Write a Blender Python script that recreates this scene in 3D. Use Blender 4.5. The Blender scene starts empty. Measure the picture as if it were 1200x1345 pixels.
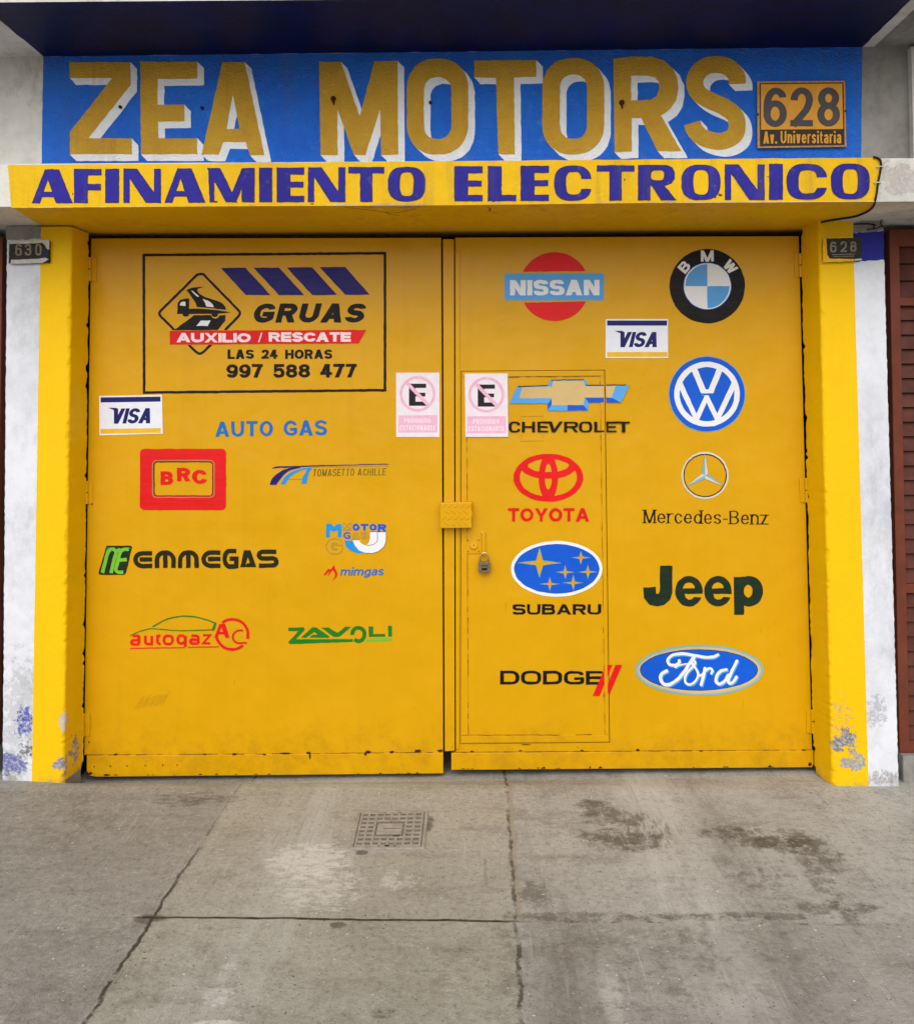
import bpy, bmesh, math, random
import numpy as np
from mathutils import Vector, Matrix
from mathutils.geometry import delaunay_2d_cdt
random.seed(7)
S = bpy.context.scene
COL = S.collection

# ------------------------------------------------------------------ camera, light, exposure
FPX = 1200.0                      # focal length in pixels of the 1200 x 1345 photograph
PPX, PPY = 600.0, 506.0           # principal point
CAM = Vector((0.0, -4.0, 1.63))
YAW, PITCH, ROLL = math.radians(1.4), math.radians(2.0), math.radians(0.2)
fwd = Vector((-math.sin(YAW)*math.cos(PITCH), math.cos(YAW)*math.cos(PITCH), math.sin(PITCH)))
r0 = Vector((math.cos(YAW), math.sin(YAW), 0)); u0 = r0.cross(fwd)
rgt = r0*math.cos(ROLL) - u0*math.sin(ROLL)
upv = u0*math.cos(ROLL) + r0*math.sin(ROLL)
_d = fwd + rgt*((600-PPX)/FPX) + upv*((PPY-1029)/FPX)
CAM.z = -_d.z*4.0/_d.y                    # the pillars meet the pavement at row 1029
cd = bpy.data.cameras.new('camera'); cam = bpy.data.objects.new('camera', cd); COL.objects.link(cam)
cd.sensor_fit = 'VERTICAL'; cd.sensor_height = 24.0; cd.sensor_width = 24.0
cd.lens = FPX/1345.0*24.0
cd.shift_y = -(672.5-PPY)/1345.0
cd.clip_start = 0.05; cd.clip_end = 500
M = Matrix((rgt, upv, -fwd)).transposed().to_4x4(); M.translation = CAM
cam.matrix_world = M
S.camera = cam

SUN_EL, SUN_AZ = math.radians(42), math.radians(186)     # azimuth clockwise from +Y: behind the camera
w = bpy.data.worlds.new('World'); S.world = w; w.use_nodes = True
wn = w.node_tree.nodes; wl = w.node_tree.links; wn.clear()
sky = wn.new('ShaderNodeTexSky'); sky.sky_type = 'NISHITA'; sky.sun_disc = False
sky.sun_elevation = SUN_EL; sky.sun_rotation = SUN_AZ; sky.dust_density = 3.0; sky.air_density = 1.0
hs = wn.new('ShaderNodeHueSaturation'); hs.inputs['Saturation'].default_value = 0.35
bg = wn.new('ShaderNodeBackground'); bg.inputs[1].default_value = 0.118
wo = wn.new('ShaderNodeOutputWorld')
wl.new(sky.outputs[0], hs.inputs['Color']); wl.new(hs.outputs[0], bg.inputs[0]); wl.new(bg.outputs[0], wo.inputs[0])
sd = bpy.data.lights.new('sun', 'SUN'); sd.energy = 2.0; sd.angle = math.radians(75); sd.color = (1.0, 0.97, 0.92)
so = bpy.data.objects.new('sun', sd); COL.objects.link(so)
sdir = Vector((math.sin(SUN_AZ)*math.cos(SUN_EL), math.cos(SUN_AZ)*math.cos(SUN_EL), math.sin(SUN_EL)))
so.rotation_euler = sdir.to_track_quat('Z', 'Y').to_euler(); so.location = (0, -8, 9)
S.view_settings.view_transform = 'Standard'; S.view_settings.look = 'None'
S.view_settings.gamma = 1.0; S.view_settings.exposure = 0.08

# ------------------------------------------------------------------ measuring: a photo pixel -> a point on a real plane
def ray(px, py): return fwd + rgt*((px-PPX)/FPX) + upv*((PPY-py)/FPX)
def PY(px, py, Y):
    d = ray(px, py); return CAM + d*((Y-CAM.y)/d.y)
def PZ(px, py, Z):
    d = ray(px, py); return CAM + d*((Z-CAM.z)/d.z)
Y_WALL, Y_BEAM, Y_GATE, Y_SLAB = 0.0, -0.36, 0.17, -0.49

# ------------------------------------------------------------------ materials
def C(r, g, b):
    f = lambda v: (v/255/12.92) if v <= 10 else ((v/255+0.055)/1.055)**2.4
    return (f(r), f(g), f(b), 1)
class X:
    """tiny shader-expression helper"""
    def __init__(s, nt, o): s.nt, s.o = nt, o
    def m(s, op, b=None, c=None, clamp=False):
        n = s.nt.nodes.new('ShaderNodeMath'); n.operation = op; n.use_clamp = clamp
        for i, v in enumerate((s, b, c)):
            if v is None: continue
            if isinstance(v, X): s.nt.links.new(v.o, n.inputs[i])
            else: n.inputs[i].default_value = v
        return X(s.nt, n.outputs[0])
    def __add__(s, b): return s.m('ADD', b)
    def __sub__(s, b): return s.m('SUBTRACT', b)
    def __mul__(s, b): return s.m('MULTIPLY', b)
    def abs(s): return s.m('ABSOLUTE')
    def mx(s, b): return s.m('MAXIMUM', b)
    def mn(s, b): return s.m('MINIMUM', b)
    def ramp(s, a, b):               # smoothstep a..b -> 0..1 (a>b reverses)
        n = s.nt.nodes.new('ShaderNodeMapRange'); n.interpolation_type = 'SMOOTHSTEP'
        rev = a > b
        n.inputs['From Min'].default_value = min(a, b); n.inputs['From Max'].default_value = max(a, b)
        n.inputs['To Min'].default_value = 1.0 if rev else 0.0; n.inputs['To Max'].default_value = 0.0 if rev else 1.0
        s.nt.links.new(s.o, n.inputs['Value']); return X(s.nt, n.outputs['Result'])
class Mat:
    def __init__(s, name, rough=0.6, metal=0.0, spec=0.18):
        s.m = bpy.data.materials.new(name); s.m.use_nodes = True
        s.nt = s.m.node_tree; s.b = s.nt.nodes['Principled BSDF']
        s.b.inputs['Roughness'].default_value = rough; s.b.inputs['Metallic'].default_value = metal
        s.b.inputs['Specular IOR Level'].default_value = spec
        g = s.nt.nodes.new('ShaderNodeNewGeometry'); s.pos = g.outputs['Position']
        sp = s.nt.nodes.new('ShaderNodeSeparateXYZ'); s.nt.links.new(s.pos, sp.inputs[0])
        s.x, s.y, s.z = (X(s.nt, sp.outputs[i]) for i in range(3))
    def noise(s, scale, detail=4, rough=0.55, stretch=(1, 1, 1), off=0.0):
        mp = s.nt.nodes.new('ShaderNodeMapping'); mp.inputs['Scale'].default_value = stretch
        mp.inputs['Location'].default_value = (off, off*0.7, off*1.3)
        s.nt.links.new(s.pos, mp.inputs[0])
        n = s.nt.nodes.new('ShaderNodeTexNoise'); n.inputs['Scale'].default_value = scale
        n.inputs['Detail'].default_value = detail; n.inputs['Roughness'].default_value = rough
        s.nt.links.new(mp.outputs[0], n.inputs['Vector']); return X(s.nt, n.outputs['Fac'])
    def col(s, c):
        n = s.nt.nodes.new('ShaderNodeRGB'); n.outputs[0].default_value = c; return n.outputs[0]
    def mix(s, a, b, f, blend='MIX'):
        n = s.nt.nodes.new('ShaderNodeMix'); n.data_type = 'RGBA'; n.blend_type = blend
        if isinstance(f, X): s.nt.links.new(f.o, n.inputs[0])
        else: n.inputs[0].default_value = f
        for v, i in ((a, 6), (b, 7)):
            if isinstance(v, tuple): n.inputs[i].default_value = v
            else: s.nt.links.new(v, n.inputs[i])
        return n.outputs[2]
    def base(s, c):
        if isinstance(c, tuple): s.b.inputs['Base Color'].default_value = c
        else: s.nt.links.new(c, s.b.inputs['Base Color'])
    def roughness(s, x): s.nt.links.new(x.o, s.b.inputs['Roughness'])
    def bump(s, h, strength=0.3, dist=0.01):
        n = s.nt.nodes.new('ShaderNodeBump'); n.inputs['Strength'].default_value = strength; n.inputs['Distance'].default_value = dist
        s.nt.links.new(h.o, n.inputs['Height'])
        s.nt.links.new(n.outputs[0], s.b.inputs['Normal'])
def scl(c, k): return (c[0]*k, c[1]*k, c[2]*k, 1)

def enamel(name, c, rough=0.42, var=0.10, wear=None):
    """brush paint on the steel gate"""
    m = Mat(name, rough)
    n1 = m.noise(1.6, 5, 0.6); n2 = m.noise(14, 4, 0.6, off=3)
    col = m.mix(scl(c, 1-var), scl(c, 1+var), (n1*0.7 + n2*0.3).ramp(0.3, 0.7))
    wr = m.noise(48, 6, 0.75, off=5).ramp(0.66, 0.74)*m.noise(4, 4, 0.6, off=6).ramp(0.46, 0.64)*0.40
    col = m.mix(col, C(205, 150, 20), wr)
    br = m.noise(30, 4, 0.6, (0.25, 1, 2.4), off=7).ramp(0.35, 0.7)
    col = m.mix(col, m.mix(col, (1, 1, 1, 1), 0.006), br)
    m.base(col)
    m.roughness(n2*0.25 + (rough-0.12))
    m.bump(m.noise(5, 3, 0.5)*0.6 + m.noise(90, 3, 0.6)*0.06, 0.25, 0.012)
    return m.m
def gate_mat():
    m = Mat('gate_yellow_enamel', 0.36, spec=0.20)
    c = C(208, 155, 0)
    n1 = m.noise(0.9, 5, 0.6); n2 = m.noise(9, 5, 0.65, off=3)
    col = m.mix(scl(c, 0.95), scl(c, 1.03), (n1*0.6 + n2*0.4).ramp(0.3, 0.7))
    # vertical run-off streaks
    st = m.noise(7, 4, 0.6, (3.0, 1, 0.12), off=9).ramp(0.50, 0.78)*0.10
    col = m.mix(col, C(176, 122, 6), st)
    # road dirt thrown up along the foot of the gate, in blotches
    low = m.z.ramp(0.62, 0.0)
    d = (low*m.noise(11, 6, 0.72, off=21)).ramp(0.36, 0.70)*0.35
    col = m.mix(col, C(140, 100, 20), d)
    sp = m.noise(75, 4, 0.6, off=31).ramp(0.705, 0.75)*(low*0.8 + 0.12)
    col = m.mix(col, C(70, 45, 20), sp)
    # hair scratches and rubbed places
    sc1 = m.noise(10, 3, 0.5, (14, 1, 0.9), off=51).ramp(0.735, 0.76)*m.noise(1.7, 3, 0.5, off=52).ramp(0.5, 0.62)*0.55
    col = m.mix(col, C(150, 100, 12), sc1)
    sc2 = m.noise(10, 3, 0.5, (0.9, 1, 14), off=61).ramp(0.74, 0.765)*m.noise(1.3, 3, 0.5, off=62).ramp(0.5, 0.62)*0.5
    col = m.mix(col, C(232, 196, 70), sc2)
    run = m.noise(16, 4, 0.6, (2.2, 1, 0.10), off=71).ramp(0.66, 0.80)*m.z.ramp(0.55, 0.06)*0.5
    col = m.mix(col, C(128, 76, 14), run)
    m.base(col)
    m.roughness(n2*0.24 + 0.20)
    m.bump(m.noise(1.5, 2, 0.5, (1, 1, 0.7))*4.0 + m.noise(4.5, 2, 0.5, off=81)*1.2 + m.noise(14, 3, 0.5)*0.25 + m.noise(120, 2, 0.6)*0.03, 0.30, 0.02)
    return m.m
PALE_ = C(196, 192, 186)
def plaster(name, c, c2, rough=0.75, stucco=0.5, patches=(), dirt=0.0, low=None, spec=0.18, coarse=False, streak=0.0):
    """painted render; patches: list of (pos, radius, noise scale, threshold, colour, strength)"""
    m = Mat(name, rough, spec=spec)
    n1 = m.noise(2.2, 6, 0.62); n2 = m.noise(18, 5, 0.65, off=4)
    col = m.mix(c, c2, (n1*0.65 + n2*0.35).ramp(0.36, 0.68))
    hgt = m.noise(130, 4, 0.65)*0.5 + m.noise(28, 5, 0.6, off=2)*0.8
    if streak:                               # rain has washed dust down from the ledge above
        f = m.noise(13, 5, 0.65, (1.6, 1, 0.10), off=24).ramp(0.50, 0.74)*m.noise(1.6, 3, 0.5, off=25).ramp(0.36, 0.6)*streak
        col = m.mix(col, C(96, 84, 66), f)
        f2 = m.noise(24, 5, 0.7, off=26).ramp(0.58, 0.70)*streak*0.6
        col = m.mix(col, m.mix(col, (1, 1, 1, 1), 0.25), f2)
    if coarse: hgt = m.noise(75, 5, 0.62, (1, 1, 1.5))*2.4 + m.noise(22, 4, 0.6, off=2)*1.6
    if dirt:
        f = m.noise(3.5, 9, 0.76, (1, 1, 0.5), off=12).ramp(0.50, 0.70)*dirt
        col = m.mix(col, C(96, 92, 88), f)
        f2 = m.noise(46, 5, 0.7, off=15).ramp(0.66, 0.74)*dirt
        col = m.mix(col, C(80, 74, 74), f2)
    for (p, r, sc, th, pc, k) in patches:
        dx = (m.x-p[0])*(1/r[0]); dz = (m.z-p[2])*(1/r[2]); dy = (m.y-p[1])*(1/r[1])
        dd = dx*dx + dz*dz + dy*dy
        q = m.noise(sc, 8, 0.74, off=sc*0.37+p[0]) + dd.ramp(1.0, 0.0)*0.20
        f = q.ramp(th, th+0.03)*k*dd.ramp(1.25, 0.85)
        pc2 = m.mix(pc, PALE_, m.noise(70, 5, 0.7, off=sc).ramp(0.46, 0.60)*0.7)
        col = m.mix(col, pc2, f); hgt = hgt - f*1.6 + m.noise(90, 5, 0.7, off=sc+2)*f*0.8
    if low:                                  # splash dirt at the foot of the wall
        f = (m.z.ramp(low, -0.02)*m.noise(14, 7, 0.75, off=33)).ramp(0.35, 0.7)*0.65
        col = m.mix(col, C(110, 100, 84), f)
    m.base(col)
    m.bump(hgt, stucco, 0.006)
    return m.m
def plain(name, c, rough=0.6, metal=0.0, var=0.12, scale=25, bump=0.0):
    m = Mat(name, rough, metal)
    m.base(m.mix(scl(c, 1-var), scl(c, 1+var), m.noise(scale, 5, 0.65).ramp(0.3, 0.7)))
    if bump: m.bump(m.noise(scale*3, 4, 0.6), bump, 0.004)
    return m.m

YEL = C(238, 190, 0)
def at(px, py, Y=0.0): return PY(px, py, Y)
GREYC, BLUEC, PALE = C(118, 118, 120), C(40, 52, 130), C(190, 186, 178)
def W_(px, py): return tuple(at(px, py))
M_ = {}
M_['gate'] = gate_mat()
M_['pillar_yellow'] = plaster('pillar_yellow_paint', YEL, scl(YEL, 0.94), 0.6, 0.35, [
    (W_(1110, 972), (0.075, .05, 0.075), 20, 0.62, GREYC, 1.0), (W_(1120, 1000), (0.075, .05, 0.06), 24, 0.62, C(150, 148, 146), 1.0),
    (W_(1105, 945), (0.09, .06, 0.16), 60, 0.73, C(190, 150, 120), 0.9),
    (W_(80, 1006), (0.05, .05, 0.07), 30, 0.62, C(130, 128, 150), 1.0), (W_(82, 950), (0.022, .05, 0.06), 40, 0.60, PALE, 1.0),
    (at(99, 985, .08), (0.05, .07, 0.10), 40, 0.66, GREYC, 0.9)], low=0.14)
M_['white_wall'] = plaster('white_wall_paint', C(222, 225, 233), C(200, 203, 211), 0.8, 0.4, [
    (W_(24, 940), (0.16, .05, 0.40), 40, 0.66, C(158, 160, 168), 0.45), (W_(32, 948), (0.06, .05, 0.12), 46, 0.64, C(56, 72, 176), 0.95),
    (W_(14, 1003), (0.10, .05, 0.055), 18, 0.56, C(70, 80, 160), 0.85), (W_(38, 985), (0.07, .05, 0.05), 60, 0.64, C(60, 60, 80), 0.8),
    (W_(1150, 935), (0.07, .05, 0.12), 60, 0.66, C(150, 150, 165), 0.6), (W_(1158, 1022), (0.12, .05, 0.05), 30, 0.66, C(120, 118, 112), 0.6)], dirt=0.30, low=0.22)
M_['old_white'] = plaster('weathered_white_paint', C(214, 212, 206), C(186, 183, 176), 0.85, 0.5, [
    (tuple(at(1182, 235, Y_BEAM)), (0.10, .05, 0.10), 26, 0.60, C(168, 160, 156), 0.75)], dirt=0.45)
M_['grey_wall'] = plaster('bare_grey_render', C(150, 148, 142), C(112, 110, 106), 0.9, 0.6, dirt=0.5)
M_['sign_blue'] = plaster('sign_blue_paint', C(22, 114, 226), C(14, 96, 212), 0.40, 1.0, spec=0.5, coarse=True, streak=0.32)
M_['sign_gold'] = plaster('sign_gold_paint', C(216, 168, 46), C(202, 152, 38), 0.40, 1.0, spec=0.5, coarse=True, streak=0.25)
M_['sign_white'] = plaster('sign_white_paint', C(242, 244, 247), C(230, 233, 238), 0.55, 0.8, coarse=True, streak=0.25)
M_['beam_yellow'] = plaster('beam_yellow_paint', C(224, 180, 0), C(212, 166, 0), 0.6, 0.45, dirt=0.14, streak=0.30)
M_['beam_blue'] = plaster('beam_blue_paint', C(40, 34, 142), C(32, 26, 120), 0.6, 0.45, streak=0.25)
M_['beam_edge'] = plaster('beam_letter_outline', C(38, 30, 60), C(60, 44, 46), 0.6, 0.3)
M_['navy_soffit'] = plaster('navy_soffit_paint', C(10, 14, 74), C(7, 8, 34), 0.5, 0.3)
M_['blue_square'] = plaster('blue_square_paint', C(42, 44, 150), C(36, 38, 132), 0.6, 0.4)
M_['plaster_chip'] = plaster('chipped_plaster', C(206, 186, 150), C(150, 128, 92), 0.9, 0.6)
M_['black'] = enamel('black_sign_paint', C(11, 6, 6), 0.5)
M_['navy'] = enamel('navy_sign_paint', C(24, 18, 104), 0.45)
M_['blue'] = enamel('blue_sign_paint', C(4, 84, 200), 0.42)
M_['skyblue'] = enamel('sky_blue_sign_paint', C(84, 156, 220), 0.42)
M_['azure'] = enamel('azure_sign_paint', C(24, 140, 214), 0.42)
M_['autoblue'] = enamel('strong_blue_lettering_paint', C(14, 104, 186), 0.42)
M_['red'] = enamel('red_sign_paint', C(216, 16, 18), 0.42)
M_['white'] = enamel('white_sign_paint', C(224, 226, 230), 0.45, 0.04)
M_['pink'] = enamel('pinkish_white_paint', C(240, 216, 220), 0.45, 0.04)
M_['green'] = enamel('green_sign_paint', C(22, 116, 26), 0.42)
M_['lime'] = enamel('lime_sign_paint', C(112, 184, 48), 0.42)
M_['darkgreen'] = enamel('dark_green_sign_paint', C(20, 40, 22), 0.42)
M_['olive'] = enamel('olive_black_paint', C(30, 30, 8), 0.42)
M_['ochre'] = enamel('olive_thin_lettering_paint', C(104, 92, 22), 0.42)
M_['tan'] = enamel('tan_sign_paint', C(200, 172, 116), 0.42)
M_['teal'] = enamel('pale_teal_sign_paint', C(120, 170, 180), 0.42)
M_['greyline'] = enamel('grey_outline_paint', C(150, 128, 84), 0.5)
M_['silver'] = enamel('silver_grey_paint', C(206, 200, 184), 0.42)
M_['midgrey'] = enamel('mid_grey_paint', C(140, 134, 120), 0.42)
M_['card'] = plain('card_white_vinyl', C(222, 226, 236), 0.4, var=0.03)
M_['card_navy'] = plain('card_navy_print', C(24, 26, 96), 0.4, var=0.08)
M_['card_yellow'] = plain('card_yellow_print', C(226, 178, 30), 0.4, var=0.06)
M_['sticker'] = plain('faded_sticker_paper', C(228, 218, 226), 0.5, var=0.04, scale=40)
M_['faded_pink'] = plain('faded_pink_print', C(226, 176, 200), 0.5, var=0.07, scale=60)
M_['faded_text'] = plain('faded_white_print', C(240, 214, 228), 0.5, var=0.03)
M_['sticker_black'] = plain('sticker_black_print', C(34, 26, 36), 0.45)
M_['plate_ochre'] = plain('enamel_plate_ochre', C(214, 148, 40), 0.45, var=0.08, scale=14)
M_['plate_rust'] = plain('rusty_plate_border', C(178, 134, 80), 0.6, var=0.25, scale=60)
M_['plate_dark'] = plain('enamel_plate_black', C(44, 36, 22), 0.45)
M_['plate_line'] = plain('enamel_plate_brown_line', C(92, 52, 16), 0.5, var=0.3, scale=70)
M_['plate_digit'] = plain('enamel_plate_grey_digits', C(72, 68, 70), 0.45, var=0.15, scale=10)
M_['plaque_dark'] = plain('plaque_dark_metal', C(50, 48, 42), 0.55, 0.2, var=0.3, scale=50, bump=0.4)
M_['plaque_digit'] = plain('plaque_worn_digits', C(128, 124, 108), 0.6, 0.0, var=0.25, scale=60)
M_['daub'] = plain('dried_white_paint_daub', C(196, 194, 190), 0.7, var=0.15, scale=30, bump=0.5)
M_['daub_yellow'] = plain('dried_yellow_paint_daub', C(226, 176, 20), 0.6, var=0.12, scale=30, bump=0.4)
M_['brown_wood'] = plain('brown_painted_wood', C(108, 55, 39), 0.5, var=0.16, scale=8, bump=0.2)
M_['brown_slat'] = plain('brown_painted_slat', C(84, 43, 33), 0.5, var=0.26, scale=12, bump=0.2)
M_['dark_inside'] = plain('dark_interior_render', C(34, 26, 20), 0.9)
M_['rust'] = plain('rust', C(66, 34, 16), 0.85, var=0.4, scale=80, bump=0.4)
M_['seam'] = plain('grimy_seam', C(112, 72, 14), 0.8, var=0.35, scale=60)
M_['grime'] = plain('dirt_smudge', C(172, 126, 10), 0.7, var=0.2, scale=60)
M_['steel'] = plain('padlock_worn_brass', C(128, 112, 88), 0.42, 0.7, var=0.3, scale=120)
M_['shackle'] = plain('padlock_bright_shackle', C(200, 176, 120), 0.3, 0.9, var=0.2, scale=120)
M_['dark_metal'] = plain('dark_keyway', C(30, 26, 20), 0.5, 0.3)
M_['cable'] = plain('black_cable_sheath', C(34, 24, 20), 0.6)
M_['castiron'] = plain('dusty_cast_cover', C(150, 145, 134), 0.8, 0.0, var=0.18, scale=30, bump=0.4)
M_['castiron_pit'] = plain('dusty_cast_cover_recess', C(112, 107, 98), 0.85, 0.0, var=0.3, scale=40, bump=0.5)

# ------------------------------------------------------------------ objects
LOC = {}
def thing(name, label, cat, loc=(0, 0, 0), group=None):
    o = bpy.data.objects.new(name, None); COL.objects.link(o); o.location = loc
    o.empty_display_size = 0.1
    o['label'] = label; o['category'] = cat
    if group: o['group'] = group
    LOC[o] = Vector(loc); return o
def link(name, verts, faces, mats, fm=None, parent=None, label=None, smooth=False):
    """verts in world coordinates"""
    off = LOC[parent] if parent else Vector((0, 0, 0))
    me = bpy.data.meshes.new(name)
    me.from_pydata([tuple(Vector(v)-off) for v in verts], [], faces)
    for m in mats: me.materials.append(m)
    if fm is not None:
        for p, i in zip(me.polygons, fm): p.material_index = i
    if smooth:
        for p in me.polygons: p.use_smooth = True
    me.update()
    o = bpy.data.objects.new(name, me); COL.objects.link(o)
    if parent: o.parent = parent
    LOC[o] = off
    if label: o['label'] = label
    return o
class MB:
    def __init__(s): s.v, s.f, s.fm = [], [], []
    def add(s, verts, faces, mi=0):
        n = len(s.v); s.v += [Vector(v) for v in verts]; s.f += [[i+n for i in f] for f in faces]; s.fm += [mi]*len(faces)
    def hexa(s, a, b, mi=0):           # two quads (same winding) front a, back b
        s.add(list(a)+list(b), [[0, 1, 2, 3], [7, 6, 5, 4], [0, 4, 5, 1], [1, 5, 6, 2], [2, 6, 7, 3], [3, 7, 4, 0]], mi)
    def box(s, x0, x1, y0, y1, z0, z1, mi=0):
        s.hexa([(x0, y0, z0), (x1, y0, z0), (x1, y0, z1), (x0, y0, z1)], [(x0, y1, z0), (x1, y1, z0), (x1, y1, z1), (x0, y1, z1)], mi)
    def pxslab(s, quad, yf, yb, mi=0):  # pixel polygon (clockwise from top-left in the photo) on plane yf, extruded back to yb
        f = [PY(p[0], p[1], yf) for p in quad]; n = len(f)
        b = [Vector((v.x, yb, v.z)) for v in f]
        fr = list(range(n-1, -1, -1))
        s.add(f+b, [fr, list(range(n, 2*n))] + [[i, (i+1) % n, n+(i+1) % n, n+i] for i in range(n)], mi)
    def tube(s, pts, r, seg=8, mi=0, taper=None):
        pts = [Vector(p) for p in pts]; rings = []; up = None
        for i, p in enumerate(pts):
            t = (pts[min(i+1, len(pts)-1)]-pts[max(i-1, 0)]).normalized()
            a = Vector((0, 0, 1)) if abs(t.z) < 0.9 else Vector((1, 0, 0))
            x = t.cross(a).normalized() if up is None else (up - t*up.dot(t)).normalized()
            up = x; y = t.cross(x)
            rr = r if taper is None else r*taper[i]
            rings.append([p + (x*math.cos(2*math.pi*k/seg) + y*math.sin(2*math.pi*k/seg))*rr for k in range(seg)])
        vs = [v for q in rings for v in q]; fs = []
        for i in range(len(pts)-1):
            for k in range(seg):
                fs.append([i*seg+k, i*seg+(k+1) % seg, (i+1)*seg+(k+1) % seg, (i+1)*seg+k])
        fs.append(list(range(seg))[::-1]); fs.append([(len(pts)-1)*seg+k for k in range(seg)])
        s.add(vs, fs, mi)
    def build(s, name, mats, parent=None, label=None, bevel=0.0, smooth=False, seg=2):
        if not isinstance(mats, (list, tuple)): mats = [mats]
        me = link(name, s.v, s.f, mats, s.fm, parent, label, smooth)
        bm = bmesh.new(); bm.from_mesh(me.data); bmesh.ops.recalc_face_normals(bm, faces=bm.faces)
        if bevel: bmesh.ops.bevel(bm, geom=[e for e in bm.edges if e.calc_face_angle(0) > 0.5], offset=bevel, segments=seg, affect='EDGES', profile=0.6)
        bm.to_mesh(me.data); bm.free()
        return me

# ------------------------------------------------------------------ flat art: overlapping outlines resolved to ONE flat mesh
def inside(poly, cx, cy):
    p = np.asarray(poly, float); x0, y0 = p[:, 0], p[:, 1]; x1, y1 = np.roll(x0, -1), np.roll(y0, -1)
    r = np.zeros(len(cx), bool)
    for a, b, c, d in zip(x0, y0, x1, y1):
        if b == d: continue
        k = (b > cy) != (d > cy)
        r ^= k & (cx < (c-a)*(cy-b)/(d-b)+a)
    return r
def resolve(ops):
    """ops: list of (mode, [polygons], colour or None), later ones on top -> (2d verts, faces, colours)"""
    vs, es = [], []
    for mode, polys, c in ops:
        for p in polys:
            n = len(vs); k = len(p)
            vs += [Vector((float(a[0]), float(a[1]))) for a in p]
            es += [(n+i, n+(i+1) % k) for i in range(k)]
    r = delaunay_2d_cdt(vs, es, [], 0, 1e-4, False)
    V = np.array([(v.x, v.y) for v in r[0]]); F = [list(f) for f in r[2]]
    if not F: return V, [], []
    ce = np.array([V[f].mean(axis=0) for f in F]); cx, cy = ce[:, 0], ce[:, 1]
    tag = np.full(len(F), -1)
    for k, (mode, polys, c) in enumerate(ops):
        q = np.zeros(len(F), bool)
        for p in polys:
            pa = np.asarray(p, float)
            b = (cx >= pa[:, 0].min()) & (cx <= pa[:, 0].max()) & (cy >= pa[:, 1].min()) & (cy <= pa[:, 1].max())
            if not b.any(): continue
            i = np.where(b)[0]; h = inside(p, cx[i], cy[i])
            if mode == 'par': q[i] ^= h
            else: q[i] |= h
        tag[q] = k
    out, cols = [], []
    for f, t in zip(F, tag):
        if t < 0 or ops[t][2] is None: continue
        a, b, c = V[f[0]], V[f[1]], V[f[2]]
        if abs((b[0]-a[0])*(c[1]-a[1])-(b[1]-a[1])*(c[0]-a[0])) < 2e-5: continue
        out.append(f); cols.append(ops[t][2])
    return V, out, cols
def merge(o, verts, faces, cols):
    """surface marks belong to the mesh they lie on"""
    me = o.data; off = LOC[o]; bm = bmesh.new(); bm.from_mesh(me)
    for c in dict.fromkeys(cols):
        if M_[c].name not in [m.name for m in me.materials]: me.materials.append(M_[c])
    idx = {m.name: i for i, m in enumerate(me.materials)}
    vs = [bm.verts.new(Vector(v)-off) for v in verts]
    for f, c in zip(faces, cols):
        try: q = bm.faces.new([vs[i] for i in f]); q.material_index = idx[M_[c].name]
        except ValueError: pass
    bm.to_mesh(me); bm.free(); me.update()
def art(name, ops, mapper, parent, label=None, into=None):
    V, F, cols = resolve(ops)
    used = sorted({i for f in F for i in f}); ix = {v: k for k, v in enumerate(used)}
    names = []
    for c in cols:
        if c not in names: names.append(c)
    verts = [mapper(V[i][0], V[i][1]) for i in used]
    faces = [[ix[i] for i in f] for f in F]
    if into is not None: return merge(into, verts, faces, cols)
    o = link(name, verts, faces, [M_[n] for n in names], [names.index(c) for c in cols], parent, label)
    return o
def on(Y): return lambda px, py: PY(px, py, Y)
def any_(polys, c): return ('any', polys, c)
def par(polys, c): return ('par', polys, c)

# --- outline helpers (pixel space)
def xf(pts, ox, oy, k): return [(ox+p[0]*k, oy+p[1]*k) for p in pts]
def ell(cx, cy, rx, ry=None, n=56):
    ry = rx if ry is None else ry
    return [(cx+rx*math.cos(2*math.pi*i/n), cy+ry*math.sin(2*math.pi*i/n)) for i in range(n)]
def rrect(x0, y0, x1, y1, r, n=6):
    o = []
    for cx, cy, a in ((x1-r, y0+r, -90), (x1-r, y1-r, 0), (x0+r, y1-r, 90), (x0+r, y0+r, 180)):
        for i in range(n+1):
            t = math.radians(a+90*i/n); o.append((cx+r*math.cos(t), cy+r*math.sin(t)))
    return o
def cr(pts, n=7, closed=False):
    """smooth curve through points"""
    P = [np.array(p, float) for p in pts]; m = len(P); out = []
    rng = range(m if closed else m-1)
    for i in rng:
        p1, p2 = P[i], P[(i+1) % m]
        p0 = P[i-1] if (closed or i > 0) else 2*p1-p2
        p3 = P[(i+2) % m] if (closed or i+2 < m) else 2*p2-p1
        for k in range(n):
            t = k/n
            out.append(tuple(0.5*((2*p1)+(p2-p0)*t+(2*p0-5*p1+4*p2-p3)*t*t+(3*p1-p0-3*p2+p3)*t**3)))
    if not closed: out.append(tuple(P[-1]))
    return out
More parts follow.
